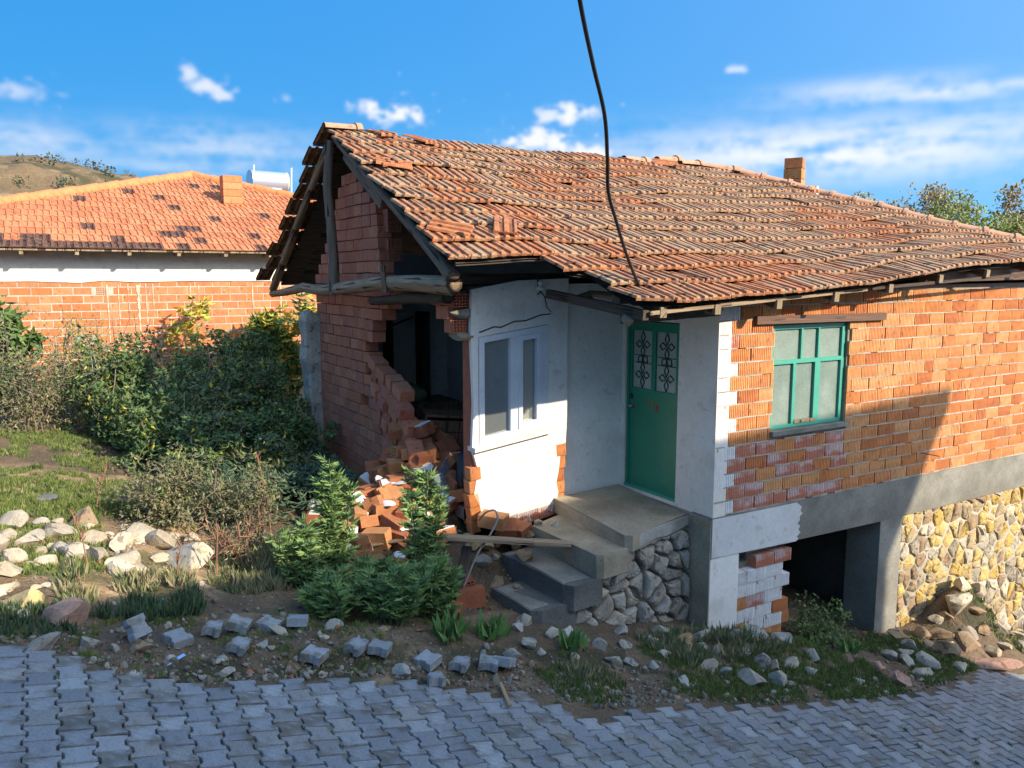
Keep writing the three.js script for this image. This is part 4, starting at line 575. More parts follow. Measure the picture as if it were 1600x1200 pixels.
// ---------------------------------------------------------------- neighbouring house
{
  const NZ = -10.3, n = thing('neighbouring_house', 'orange brick neighbour house with hipped tile roof and white band under the eaves', 'house', null, [-2.6, 1.4, NZ]); const off = g => g.translate(2.6, -1.4, -NZ), r = rngOf(81);
  const wall = part('brick_wall', off(slab(-9.2, 4.2, .4, 3.74, NZ - .25, NZ - .006)), M(.84, .78, .70, { map: tConc, bumpMap: tConcB, bumpScale: .008 }), n, 'bright orange brick wall with pale mortar joints');
  const ng = Array.from({ length: 6 }, (_, i) => block(.30, .124, .10, .004, i * .41, i * .7)), vent = hollowBrick(.19, .128, .1, 5, 3);
  for (let c = 0; c < 14; c++) { const y = 1.82 + c * .1435; let x = -7.35 + (c & 1 ? .15 : 0); while (x < -1.0) { const L = .285 + r() * .04; const hole = (c === 6 && x > -5.45 && x < -5.1) || (c === 12 && x > -5.1 && x < -4.8); const o = part('brick', hole ? vent : ng[(r() * 6) | 0], mFar[(r() * 4) | 0], wall); o.position.set(x + L / 2 + 2.6, y - 1.4, -.05 + (r() - .5) * .008); if (!hole) o.scale.x = L / .30; x += L + .014; } }
  // lime runs down the bricks
  for (const [x, w, y0, y1] of [[-4.86, .04, 2.4, 3.68], [-4.68, .02, 2.7, 3.68], [-4.52, .02, 2.9, 3.68], [-4.35, .07, 2.7, 3.68], [-4.22, .025, 2.45, 3.68], [-4.1, .02, 3.0, 3.68], [-3.45, .025, 2.9, 3.68], [-3.3, .02, 3.1, 3.68], [-2.3, .025, 2.8, 3.68], [-1.75, .05, 2.85, 3.68]]) { const a = [], b = []; for (let y = y0; y < y1; y += .045) { const t = (y - y0) / (y1 - y0), ww = w * (.15 + t * .85) * (.3 + r() * .9); a.push([x - ww / 2 + (r() - .5) * .008, y]); b.push([x + ww / 2 + (r() - .5) * .008, y]); } part('lime_run', off(panel([...b, ...a.reverse()], [], .003).translate(0, 0, NZ + .0075)), M(.74, .58, .45, { map: tPlaster }), n); }
  part('white_band', off(panel([[-9.2, 3.70], [-6, 3.72], [-5.3, 3.69], [-4.9, 3.73], [-4.4, 3.70], [-3.4, 3.72], [-2, 3.71], [4.2, 3.72], [4.2, 4.4], [-9.2, 4.4]], [], .25).translate(0, 0, NZ + .02)), mCream, n, 'cream plaster band below the eaves');
  part('body', off(slab(-9.2, 4.2, .4, 4.38, NZ - 9, NZ - .26)), mConcPale, n);
  // hipped roof
  const A = V(-2.62, 6.12, -14.6), eL = -9.8, eR = 4.8, eZ = NZ + .50, eY = 4.26, B2 = V(-2.62, 6.12, -15.2), bz = NZ - 9.5;
  const tri = (a, b, c) => [...a.toArray(), ...b.toArray(), ...c.toArray()];
  const L = V(eL, eY, eZ), R = V(eR, eY, eZ), LB = V(eL, eY, bz), RB = V(eR, eY, bz), under = new THREE.BufferGeometry(); const pp = [...tri(L, R, A), ...tri(L, A, LB), ...tri(A, B2, LB), ...tri(R, RB, A), ...tri(A, RB, B2), ...tri(LB, B2, RB), ...tri(L, LB, R), ...tri(R, LB, RB)];
  under.setAttribute('position', new THREE.Float32BufferAttribute(pp, 3)); under.setAttribute('normal', new THREE.Float32BufferAttribute(new Float32Array(pp.length), 3));
  const rf = part('roof', off(metreUV(under)), M(.42, .20, .12, { map: tTile[0] }), n, 'orange hipped tile roof with darker lower rows');
  const slopeY = z => lerp(eY, A.y, (eZ - z) / (eZ - A.z)), list = [], nt = tileGeos.slice(0, 6);
  const K = 15; for (let k = 0; k < K; k++) { const z = lerp(eZ + .03, A.z, k / K), t = k / K, x0 = lerp(eL, A.x, t), x1 = lerp(eR, A.x, t); for (let x = x0 + .05 + (k & 1 ? .1 : 0); x < Math.min(x1 - .2, .6); x += TW) { if (x < -8) continue; const es = V(0, eY - A.y, eZ - A.z).normalize(), ex = V(1, 0, 0), up = es.clone().cross(ex); const m = new THREE.Matrix4().makeBasis(ex, up, es).multiply(new THREE.Matrix4().makeRotationX(-.08 + (r() - .5) * .02)); m.setPosition(x + 2.6 + (r() - .5) * .012, slopeY(z) + .045 - 1.4, z - NZ); const dk = k < 1 ? (x < -4.6 || r() < .4) : k < 4 ? r() < .12 : r() < .05; list.push({ m, dk, d: Math.abs(x + 3.8) + (z < -13.5 ? 1 : 0) }); } }
  const dark = M(.20, .115, .085, { map: tTile[1] }), bright = [M(.62, .255, .115, { map: tClay }), M(.56, .215, .095, { map: tClay }), M(.64, .28, .13, { map: tClay })];
  list.sort((a, b) => a.d - b.d); const rest = [[], []]; list.forEach((q, i) => { const g = nt[(r() * 6) | 0], m = q.dk ? dark : bright[(r() * 3) | 0]; if (i < 300) part('roof_tile', g, m, rf).applyMatrix4(q.m); else rest[q.dk ? 0 : 1].push(g.clone().applyMatrix4(q.m)); });
  rest.forEach((a, i) => { if (a.length) stuffPart('roof_tiles', merge(a), i ? bright[0] : dark, rf); });
  const mRidge = M(.70, .28, .11, { map: tClay }); const ridge = new THREE.CylinderGeometry(.13, .105, .44, 12, 1, false).rotateX(Math.PI / 2);
  for (const [P, Q, c] of [[A, L, 17], [A, R, 17]]) for (let k = 0; k < c; k++) { const a = P.clone().lerp(Q, k / c), b = P.clone().lerp(Q, (k + 1) / c); const o = part('ridge_tile', ridge, mRidge, rf); o.position.copy(a).lerp(b, .5).add(V(2.6, -1.4 + .035, -NZ)); o.quaternion.setFromRotationMatrix(new THREE.Matrix4().lookAt(a, b, V(0, 1, 0))); o.scale.z = a.distanceTo(b) / .41; }
  for (let k = 0; k < 13; k++) part('rafter_end', off(box(.06, .09, .62, -8.6 + k * .82, 4.215 - .045 * 0, NZ + .17)), mWoodPale, n);
  part('fascia', off(slab(eL, eR, 4.235, 4.262, eZ - .03, eZ + .0)), mWoodPale, n);
  const ch = new THREE.Group(); ch.name = 'chimney'; ch.userData.label = 'square orange brick chimney on the neighbour roof'; n.add(ch); for (let k = 0; k < 6; k++) part('brick', box(.40, .142, .36, -2.12 + 2.6, 5.16 + k * .15 - 1.4, -12.7 - NZ), k % 2 ? mFar[0] : mFar[2], ch); part('flashing', box(.48, .10, .44, -2.12 + 2.6, 5.03 - 1.4, -12.66 - NZ), mConcPale, ch);
  const c2 = new THREE.Group(); c2.name = 'chimney'; c2.userData.label = 'low orange chimney behind the neighbour ridge'; n.add(c2); part('brick', box(.36, .9, .36, -5.3 + 2.6, 5.1 - 1.4, -14.6 - NZ), mFar[1], c2); part('cap', box(.40, .05, .40, -5.3 + 2.6, 5.575 - 1.4, -14.6 - NZ), mFar[3], c2);
}
{
  const w = thing('solar_water_heater', 'pair of silver solar water tanks with yellow end caps on the neighbour roof', 'water tank', null, [-.10, 4.9, -16.9], .12);
  for (const [y, x] of [[1.50, .12], [.95, -.02]]) { part('tank', new THREE.CylinderGeometry(.27, .27, 1.0, 20).rotateZ(Math.PI / 2).translate(-.30 + x, y, 0), M(.55, .60, .68, { roughness: .3, metalness: .6 }), w); part('end_cap', new THREE.CylinderGeometry(.275, .275, .03, 20).rotateZ(Math.PI / 2).translate(.21 + x, y, 0), M(.70, .55, .22), w); }
  for (const x of [-.7, .36]) part('stand_leg', timber([x, -.3, .2], [x + .12, 1.9, .1], .03, .03), mPvc, w);
}
// ---------------------------------------------------------------- the house across the lane, behind the viewer: its roof line throws the shadow on the street
{
  const P = [9.6, 9.57], d = [-.9947, .1029], q = [.195, .981], at = (s, t) => [P[0] + d[0] * s + q[0] * t, P[1] + d[1] * s + q[1] * t];
  const h = thing('house_across_lane', 'plain plastered flat-roofed house across the lane behind the viewer', 'house', null, [-2, 1.2, 14]); const off = g => g.translate(2, -1.2, -14);
  const ring = (a, b, c, e) => [at(a, c), at(b, c), at(b, e), at(a, e)], prism = (rg, y0, y1) => off(metreUV(new THREE.ExtrudeGeometry(new THREE.Shape(rg.map(([x, z]) => new THREE.Vector2(x, -z))), { depth: y1 - y0, bevelEnabled: false }).rotateX(-Math.PI / 2).translate(0, y0, 0)));
  part('wall', prism(ring(.92, 21.9, .4, 7), -2.6, 8.12), mWhite, h); part('roof_slab', prism(ring(0, 22, 0, 7.2), 8.12, 8.35), mConcPale, h);
  for (let k = 0; k < 6; k++) for (const y of [2.2, 5.3]) { const [x, z] = at(2.6 + k * 3.3, .38); const g = part('window', box(1.2, 1.3, .08), mDustGlass, h); g.position.set(x + 2, y + .8 - 1.2, z - 14); g.rotation.y = .103; }
}

// ---------------------------------------------------------------- loose stones, fallen bricks, odds and ends
{
  const r = rngOf(101); let seed = 2000;
  const sit = (x, z) => ground(x, z);
  const rock = (x, z, w, mat, label, group, flat = .62, y = null, name = 'rock') => { const s = w * .5, g = stoneGeo(seed++, s * (.95 + r() * .15), s * flat * (.85 + r() * .3), s * (.7 + r() * .25), 2, 10), m = single(name, g, mat, label, 'rock', group); m.position.set(x, (y ?? sit(x, z)) + s * flat * .24, z); m.rotation.set((r() - .5) * .3, r() * 6.3, (r() - .5) * .3); return m; };
  const any = a => a[(r() * a.length) | 0];
  for (const [x, z, w] of [[-6.30, -2.37, .26], [-6.34, -2.08, .18], [-6.17, -2.02, .26], [-6.30, -1.54, .22], [-6.31, -1.26, .18], [-6.32, -1.01, .16], [-6.30, -.55, .14], [-6.20, -.48, .13], [-5.96, -2.25, .27], [-5.64, -2.16, .25], [-5.45, -2.0, .24], [-5.25, -2.28, .31], [-5.09, -2.12, .28], [-5.5, -1.61, .26], [-5.84, -1.8, .26], [-5.67, -1.69, .22], [-5.95, -1.88, .2], [-5.52, -1.42, .22], [-5.37, -1.5, .16], [-4.95, -1.5, .09], [-5.87, -1.71, .14], [-5.41, -.8, .13], [-4.79, -2.78, .2], [-6.5, -1.8, .3], [-6.6, -1.1, .24], [-6.05, -1.55, .17], [-5.15, -1.85, .18]])
    rock(x, z, w * 1.15, any(mPaleStone), 'pale cream field stone in the sunlit stone row left of the lane', 'pale stones of the sunlit row', .7);
  for (let k = 0; k < 60; k++) { const x = -6.6 + r() * 2.3, z = -2.7 + r() * 1.75; rock(x, z, .06 + r() * r() * .16, any(mPaleStone), 'small pale chip of stone scattered over the sunlit stone row', 'pale chips of the sunlit row', .6); }
  rock(-6.23, -.71, .30, mYellowRock, 'rounded yellow boulder at the left edge of the stone row', null, .75); rock(-5.97, -.48, .42, mPink, 'large pink boulder at the left, just above the lane', null, .66); rock(-5.71, -2.59, .30, mBrownRock, 'brown lump of rock at the back of the stone row beside the dry bramble', null, .8); rock(-4.92, -1.66, .56, mPaleStone[2], 'largest flat pale slab at the right end of the sunlit stone row', null, .5); rock(-5.21, -1.33, .25, mYellowRock, 'small yellow stone in front of the largest pale slab', null, .8);
  // grey paving blocks pulled out of the lane
  const pav = (() => { const a = .088, b = .10, o = .011, ring = [[-a - o, -b], [a + o, -b], [a + o, -b * .55], [a - o, -b * .3], [a - o, b * .3], [a + o, b * .55], [a + o, b], [-a - o, b], [-a - o, b * .55], [-a + o, b * .3], [-a + o, -b * .3], [-a - o, -b * .55]]; return Array.from({ length: 4 }, (_, i) => metreUV(new THREE.ExtrudeGeometry(new THREE.Shape(ring.map(p => new THREE.Vector2(...p))), { depth: .078, bevelEnabled: true, bevelThickness: .007, bevelSize: .006, bevelSegments: 1 }).rotateX(-Math.PI / 2), i * .4, i * .7)); })();
  const broken = (() => { const ring = [[-.09, -.10], [.09, -.095], [.105, -.05], [.07, -.02], [.075, .03], [.02, .06], [-.03, .05], [-.1, .075], [-.065, .02], [-.07, -.03], [-.105, -.06]]; return [metreUV(new THREE.ExtrudeGeometry(new THREE.Shape(ring.map(p => new THREE.Vector2(...p))), { depth: .078, bevelEnabled: true, bevelThickness: .007, bevelSize: .006, bevelSegments: 1 }).rotateX(-Math.PI / 2), .3, .2)]; })();
  const ORD = ['first', 'second', 'third', 'fourth', 'fifth', 'sixth', 'seventh', 'eighth', 'ninth', 'tenth', 'eleventh', 'twelfth', 'thirteenth', 'fourteenth', 'fifteenth'], rank = [0, 1, 2, 4, 5, 3, 6, 7, 8, 9, 10, 12, 13, 14, 11];
  [[-5.54, -.06, .18, 1.25, .3], [-5.27, .01, .17, .25, .1], [-5.02, -.12, .14, .3, .9], [-4.82, -.14, .24, .45, .8], [-4.59, -.15, .12, .3, .4], [-4.9, .2, .15, .4, .7], [-4.37, -.11, .22, .3, 2.5], [-4.38, .35, .23, .2, .5], [-4.05, .32, .21, .25, .3], [-3.87, .36, .2, .2, .6], [-3.53, .52, .22, .08, .2], [-3.29, .57, .24, .1, .5], [-3.03, .59, .2, .15, .7], [-2.9, .62, .14, .5, 1.9], [-3.59, .75, .14, .12, 1.1]].forEach(([x, z, w, tilt, yaw], i) => { const br = i % 3 === 2, m = single('paving_block', br ? broken[0] : pav[i % 4], mBlock[i % 3], `${ORD[rank[i]]} loose grey paving block from the left on the dirt above the lane`, 'paving block', 'loose paving blocks'); m.position.set(x, sit(x, z) + .01 + tilt * .05, z); m.rotation.order = 'YXZ'; m.rotation.set(tilt * .8, yaw + .3, (r() - .5) * .2); m.scale.set(.66 + w * .4, .8, .66 + w * .4); });
  for (const [x, z, w] of [[-6.11, -.06, .22], [-5.82, 0, .17], [-5.54, .13, .17], [-4.57, .44, .17], [-4.53, -.02, .15], [-3.78, .57, .16], [-5.03, .31, .1], [-5.04, .46, .11], [-5.61, .4, .08], [-5.34, .27, .08], [-4.09, -.07, .16], [-3.68, -.02, .13], [-4.7, .15, .09], [-4.25, .15, .08]]) rock(x, z, w * 1.15, any([mGreyStone[1], mGreyStone[2], mGreyStone[3], mBrownRock]), 'rough dull stone half sunk in the shaded dirt strip above the lane', 'stones in the shaded dirt strip', .6);
  for (const [x, z, w] of [[-2.67, .37, .16], [-2.44, .3, .16], [-2.4, .4, .1], [-2.09, .1, .19], [-1.89, .09, .16], [-1.8, .2, .13], [-1.64, .27, .17], [-1.67, .5, .14], [-1.53, .56, .12], [-.98, .14, .17], [-1.3, 1.0, .16], [-.72, .72, .21], [-.52, .39, .15], [-.19, .67, .15], [-.08, .77, .19], [-.48, 1.02, .25], [.06, .83, .18], [.3, .85, .19], [-.14, 1.03, .22], [.42, .96, .14], [-1.09, .54, .16], [-1.38, .7, .1], [-.63, .84, .13], [-2.07, .46, .09], [-1.37, .27, .11], [-.04, .43, .16], [-.35, .47, .13], [-2.2, -.25, .2], [-2.35, -.05, .12], [-1.2, -.0, .14], [-.7, .05, .18], [-.3, .2, .2], [.2, .45, .24], [.55, .5, .2], [.75, .75, .16]]) rock(x, z, w * 1.15, any(mGreyStone), 'grey rubble stone on the bank below the steps and corner pillar', 'rubble stones below the steps', .68);
  rock(-.64, .32, .27, mOrangeRock, 'orange-brown stone at the foot of the corner pillar', null, .8);
  for (const [x, z, w] of [[1.01, 1.13, .14], [1.52, .98, .16], [1.49, 1.2, .24], [1.34, .72, .17], [.94, .85, .12], [2.14, .7, .19], [2.13, 1.09, .25], [2.5, .62, .21], [2.29, .84, .23], [2.54, .94, .28], [2.99, 1.04, .21]]) rock(x, z, w * 1.15, any([mBrownRock, mGreyStone[0], mGreyStone[3], mPink]), 'brownish stone on the verge in front of the basement opening', 'stones on the basement verge', .6);
  for (const [x, z, w] of [[4.09, .32, .40], [3.92, .30, .20], [3.63, .43, .28], [3.83, .66, .35], [3.21, .79, .32], [3.17, .53, .25], [2.86, .47, .26], [4.36, .46, .22], [4.14, .76, .21], [2.97, .24, .19], [3.78, .25, .18], [4.28, .59, .2], [4.6, .3, .3], [4.75, .55, .24], [4.9, .35, .26], [5.2, .4, .22], [5.79, .27, .26], [5.5, .2, .24], [6.2, .2, .23], [3.45, .3, .22], [3.5, .62, .2], [4.0, .55, .22], [4.4, .2, .28], [4.45, .75, .2], [5.0, .7, .2]]) rock(x, z, w * 1.1, any([...mYellowStone.slice(3, 6), mBrownRock, mGreyStone[3], mPaleStone[3]]), 'tumbled stone in the heap against the yellow stone wall', 'heap against the stone wall', .75);
  { const s = single('stone_slab', stoneGeo(3333, .30, .05, .12, 2, 5), mPink, 'flat pinkish kerb slab at the right end of the paving', 'slab'); s.position.set(3.75, ground(3.75, 1.0) + .05, 1.02); s.rotation.y = -.5; }
  // fallen hollow bricks
  const hb = [hollowBrick(.19, .137, .288, 5, 4), hollowBrick(.19, .137, .20, 5, 4), hollowBrick(.135, .12, .19, 4, 3)], face = Array.from({ length: 4 }, (_, i) => block(.19, .137, .285, .004, i * .3, i * .6));
  const white = M(.78, .78, .80, { map: tPlaster, bumpMap: tPlasterB, bumpScale: .004 });
  const drop = (x, y, z, k, e, pl) => { const o = thing('fallen_brick', pl ? 'fallen brick with a patch of white plaster in the rubble spill' : k ? 'fallen hollow brick showing its honeycomb end in the rubble spill' : 'fallen solid-faced red brick in the rubble spill', 'brick', pl ? 'plastered fallen bricks' : k ? 'honeycomb fallen bricks' : 'plain fallen bricks', [x, y, z]); o.rotation.set(...e); const b = part('block', k ? hb[(r() * 3) | 0] : face[(r() * 4) | 0], any(mLoose), o); if (pl) { const g = part('plaster', block(.17 + r() * .03, .012, .24, .003), white, o); g.position.set(0, .0755, 0); } return o; };
  // the pile spilling out of the room (inner pieces lie on the pieces below)
  for (const [x, y, z] of [[-2.08, 1.84, -2.75], [-2.13, 1.75, -2.5], [-2.22, 1.73, -2.7], [-2.35, 1.61, -2.75], [-2.29, 1.59, -2.5], [-2.22, 1.56, -2.35], [-2.47, 1.45, -2.6], [-2.41, 1.34, -2.4], [-1.97, 1.68, -2.45], [-1.84, 1.59, -2.3], [-2.04, 1.57, -2.25], [-2.34, 1.36, -2.25], [-2.21, 1.44, -2.2], [-2.09, 1.4, -2.05], [-2.48, 1.43, -2.9], [-2.51, 1.45, -3.2], [-2.63, 1.33, -3.1], [-2.0, 1.38, -1.9], [-2.29, 1.47, -2.4], [-2.32, 1.49, -2.6], [-2.05, 1.62, -2.6], [-1.9, 1.55, -2.5], [-2.15, 1.5, -2.75], [-2.55, 1.28, -2.75], [-2.0, 1.95, -2.85], [-2.2, 1.86, -2.85], [-1.85, 1.75, -2.6], [-2.3, 1.72, -2.6], [-2.42, 1.62, -2.85], [-2.1, 1.62, -2.4], [-1.75, 1.62, -2.45], [-2.5, 1.5, -2.75], [-2.38, 1.48, -2.5], [-1.95, 1.5, -2.15], [-2.58, 1.4, -2.95], [-2.6, 1.3, -2.55], [-2.45, 1.28, -2.3], [-2.15, 1.33, -1.95], [-1.98, 1.72, -2.7], [-2.25, 1.6, -2.75], [-2.4, 1.75, -2.7], [-2.28, 1.95, -2.95], [-2.12, 1.98, -2.7], [-1.8, 1.85, -2.75], [-2.5, 1.62, -2.6], [-2.6, 1.5, -2.8], [-2.2, 1.72, -2.45], [-1.9, 1.66, -2.2], [-2.05, 1.5, -2.0], [-2.35, 1.5, -2.2], [-2.65, 1.42, -2.65], [-1.7, 1.5, -2.1]]) drop(x, y, z, r() < .42, [(r() - .5) * 1.2, r() * 6.3, (r() - .5) * 1.2], r() < .12);
  for (const [x, z] of [[-2.68, -2.28], [-2.66, -1.96], [-2.86, -1.76], [-3.37, -2.74], [-3.25, -3.26], [-3.42, -2.13], [-3.55, -1.85], [-4.08, -1.52], [-3.19, -1.0], [-2.45, -.95], [-2.51, -.72], [-2.86, -.42], [-2.46, -2.07], [-2.53, -2.12], [-2.29, -1.97], [-2.48, -2.61], [-2.92, -2.41], [-3.3, -1.67], [-3.31, -1.95], [-2.48, -1.82], [-2.38, -1.62], [-3.08, -1.7], [-2.79, -1.54], [-2.9, -1.98], [-3.15, -2.08], [-3.82, -1.73], [-2.63, -1.42], [-2.93, -1.38], [-3.45, -1.64], [-2.72, -2.55], [-2.8, -2.85], [-3.0, -2.7], [-2.6, -1.7], [-3.05, -1.25], [-2.85, -1.15], [-3.6, -1.4], [-2.75, -2.1], [-3.0, -2.2], [-2.55, -2.35], [-2.65, -1.15], [-2.62, -2.45], [-2.7, -2.4], [-2.78, -2.3], [-2.85, -2.5], [-2.95, -2.05], [-2.7, -1.85], [-2.6, -2.2], [-2.5, -1.95], [-2.85, -1.65], [-3.1, -1.9], [-3.2, -2.3], [-3.35, -1.5], [-3.55, -2.05], [-3.7, -1.6], [-2.4, -1.8], [-2.55, -1.5], [-2.75, -1.35], [-3.25, -1.3], [-3.9, -1.35], [-3.0, -2.9]]) { const a = any([0, 0, 0, Math.PI / 2]); drop(x, ground(x, z) + .065 + r() * .03, z, r() < .45, [(r() - .5) * .8, r() * 6.3, a + (r() - .5) * .7], r() < .2); }
  for (const [x, y, z, e] of [[-1.93, 1.22, -1.28, [.1, .7, 0]], [-1.80, 1.12, -1.22, [.2, 1.2, .3]], [-1.62, 1.06, -1.25, [.1, .4, .2]]]) drop(x, y, z, true, e, false);
  for (const [x, z, w] of [[-1.24, -1.12, .16], [-1.38, -1.22, .12], [-1.5, -1.3, .14]]) rock(x, z, w, any([mPaleStone[1], mPink]), 'chunk of broken masonry left on the upper steps', 'masonry chunks on the steps', .7, z > -1.2 ? 1.1 : 1.11);
  for (const [x, z, w] of [[-1.75, -.95, .20], [-1.95, -.75, .1], [-1.7, -1.1, .14]]) rock(x, z, w, mBrownRock, 'brown stone resting on the blackened lower steps', 'stones on the lower steps', .8, x > -1.9 ? .86 : .65);
  for (let k = 0; k < 30; k++) { const x = -2.25 + r() * 1.0, z = -1.5 + r() * (k < 14 ? .35 : .8); rock(x, z, .09 + r() * .12, any([mBrownRock, mOrangeRock, mGreyStone[3], mPaleStone[3]]), 'lump of earth and masonry under the white window panel', 'lumps under the window panel', .75, k < 14 ? Math.max(ground(x, z), .82 + r() * .2) : ground(x, z) - .02); }
  for (const [x, z, w] of [[-2.62, -2.15, .2], [-2.9, -1.9, .16], [-2.75, -1.65, .22], [-3.1, -2.2, .18], [-3.3, -1.8, .14], [-2.5, -1.75, .15], [-3.5, -1.6, .17], [-2.95, -1.35, .14], [-2.7, -2.5, .15]]) { const m = single('plaster_shard', stoneGeo(seed++, w * .6, .018, w * .42, 1, 6), white, 'thin shard of white wall plaster among the fallen bricks', 'plaster', 'plaster shards'); m.position.set(x, ground(x, z) + .16 + r() * .03, z); m.rotation.set(.25 + (r() - .5) * .7, r() * 6, (r() - .5) * .6); }
  for (const [a, b, lab] of [[[-2.9, 1.22, -2.55], [-2.3, 1.52, -2.15], 'splintered lath lying across the top of the brick spill'], [[-3.35, 1.02, -1.75], [-2.75, 1.12, -1.45], 'broken lath at the foot of the brick spill']]) single('broken_lath', timber(a, b, .05, .022), mWood, lab, 'lath');
  // plank, pipe, stick, plastic strip, slate
  const pl = single('plank', timber([-2.66, 1.25, -.95], [-1.40, 1.06, -.62], .13, .035), mWoodPale, 'weathered grey plank lying from the rubble to the second step', 'plank');
  single('bent_pipe', new THREE.TubeGeometry(new THREE.CatmullRomCurve3([V(-2.19, 1.30, -1.12), V(-2.14, 1.40, -1.05), V(-2.07, 1.42, -1.0), V(-2.06, 1.36, -.96), V(-2.16, 1.24, -.90), V(-2.36, 1.08, -.82), V(-2.58, .80, -.72)]), 40, .011, 8), M(.20, .17, .15, { roughness: .6, metalness: .4 }), 'bent grey metal pipe leaning on the plank beside the steps', 'pipe');
  single('wooden_board', timber([-2.62, .72, -.80], [-2.40, 1.10, -.98], .10, .025), mWoodDark, 'short dark board propped behind the bent pipe', 'board');
  { const a = [-3.06, 0, .84], b = [-3.16, 0, 1.16]; single('wooden_stick', timber([a[0], lane(a[0], a[2]) + .03, a[2]], [b[0], lane(b[0], b[2]) + .022, b[2]], .028, .014), M(.58, .44, .26, { map: tWood }), 'split yellow wooden stick lying on the paving', 'stick'); }
  { const s = single('plastic_strip', block(.17, .006, .032, .002), M(.32, .48, .80, { roughness: .35 }), 'pale blue plastic strip on the dirt above the lane', 'plastic'); s.position.set(-5.34, ground(-5.34, .30) + .02, .30); s.rotation.set(.1, .25, .22); }
  { const s = single('slate', stoneGeo(4444, .14, .02, .1, 1, 5), stoneM(.20, .20, .21), 'flat dark grey slate on the sunlit grass', 'slate'); s.position.set(-6.07, ground(-6.07, -3.27) + .02, -3.27); }
  // gravel and clods
  const gg = stoneGeo(5555, 1, .7, .85, 1, 6), gm = new THREE.InstancedMesh(gg, M(1, 1, 1, { map: tStone }), 5200), m = new THREE.Matrix4(), q = new THREE.Quaternion(), c = new THREE.Color();
  for (let i = 0; i < 5200; i++) { let x, z; const k = r(); if (k < .42) { x = -6.6 + r() * 5; z = edge(x) - r() * r() * .9; } else if (k < .72) { x = -2.6 + r() * 5.4; z = edge(x) - r() * r() * 1.3; } else if (k < .86) { x = -6.4 + r() * 3; z = -2.6 + r() * 2.4; } else { x = -3.6 + r() * 1.9; z = -2.9 + r() * 2.4; } if (z < -.1 && x > -1.0) z = .1 + r() * .8; const s = .006 + r() * r() * r() * .04; q.setFromEuler(new THREE.Euler(r() * 6, r() * 6, r() * 6)); m.compose(V(x, ground(x, z) + s * .3, z), q, V(s, s, s)); gm.setMatrixAt(i, m); const t = r(); gm.setColorAt(i, t < .5 ? c.setRGB(.26, .22, .17) : t < .75 ? c.setRGB(.38, .35, .30) : t < .9 ? c.setRGB(.52, .47, .40) : c.setRGB(.48, .22, .12)); }
  gm.name = 'gravel'; finish(gm); tag(gm, 'loose gravel and clods on the bank between lane and house', 'gravel', null, 'stuff'); scene.add(gm);
}

// ---------------------------------------------------------------- plants
class Leaves {
  constructor() { this.p = []; this.c = []; }
  quad(a, b, t, d, col) { this.p.push(a.x, a.y, a.z, b.x, b.y, b.z, t.x, t.y, t.z, a.x, a.y, a.z, t.x, t.y, t.z, d.x, d.y, d.z); for (let i = 0; i < 6; i++) this.c.push(...col); }
  leaf(p, dir, side, len, wid, col, curl = .15) { const n = dir.clone().cross(side).normalize(), mid = p.clone().addScaledVector(dir, len * .45); this.quad(p, mid.clone().addScaledVector(side, wid * .5).addScaledVector(n, wid * .18), p.clone().addScaledVector(dir, len).addScaledVector(n, -len * curl), mid.clone().addScaledVector(side, -wid * .5).addScaledVector(n, wid * .18), col); }
  fig(p, dir, side, len, col) { for (const [a, l, w] of [[0, 1, .42], [.95, .78, .36], [-.95, .78, .36]]) { const d = dir.clone().multiplyScalar(Math.cos(a)).addScaledVector(side, Math.sin(a)), s = side.clone().multiplyScalar(Math.cos(a)).addScaledVector(dir, -Math.sin(a)); this.leaf(p, d, s, len * l, len * w, col, .22); } }
  geo() { const g = new THREE.BufferGeometry(); g.setAttribute('position', new THREE.Float32BufferAttribute(this.p, 3)); g.setAttribute('color', new THREE.Float32BufferAttribute(this.c, 3)); g.computeVertexNormals(); return g; }
}
const rdir = (r, down = 0) => { const t = r() * 6.283, y = r() * 2 - 1 - down, s = Math.sqrt(Math.max(.05, 1 - y * y)); return V(Math.cos(t) * s, y, Math.sin(t) * s).normalize(); };
const sideOf = (d, r) => d.clone().cross(V(r() - .5, 1.2, r() - .5)).normalize();
const tint = (cols, r) => { const c = cols[(r() * cols.length) | 0], k = .75 + r() * .5; return [c[0] * k, c[1] * k, c[2] * k]; };
const GREENS = [[.085, .15, .03], [.065, .125, .025], [.11, .175, .035]], FIG = [[.11, .19, .035], [.085, .16, .03], [.15, .22, .04]], YELLOW = [[.60, .45, .03], [.42, .42, .04], [.24, .32, .04], [.52, .46, .05]], OLIVE = [[.15, .16, .055], [.12, .135, .05], [.20, .185, .075]], DRYC = [[.32, .25, .13], [.26, .20, .11], [.20, .19, .08]], BLUEG = [[.055, .11, .045], [.045, .095, .045], [.075, .13, .05]], HEMP = [[.17, .27, .07], [.13, .22, .06], [.22, .33, .08]];
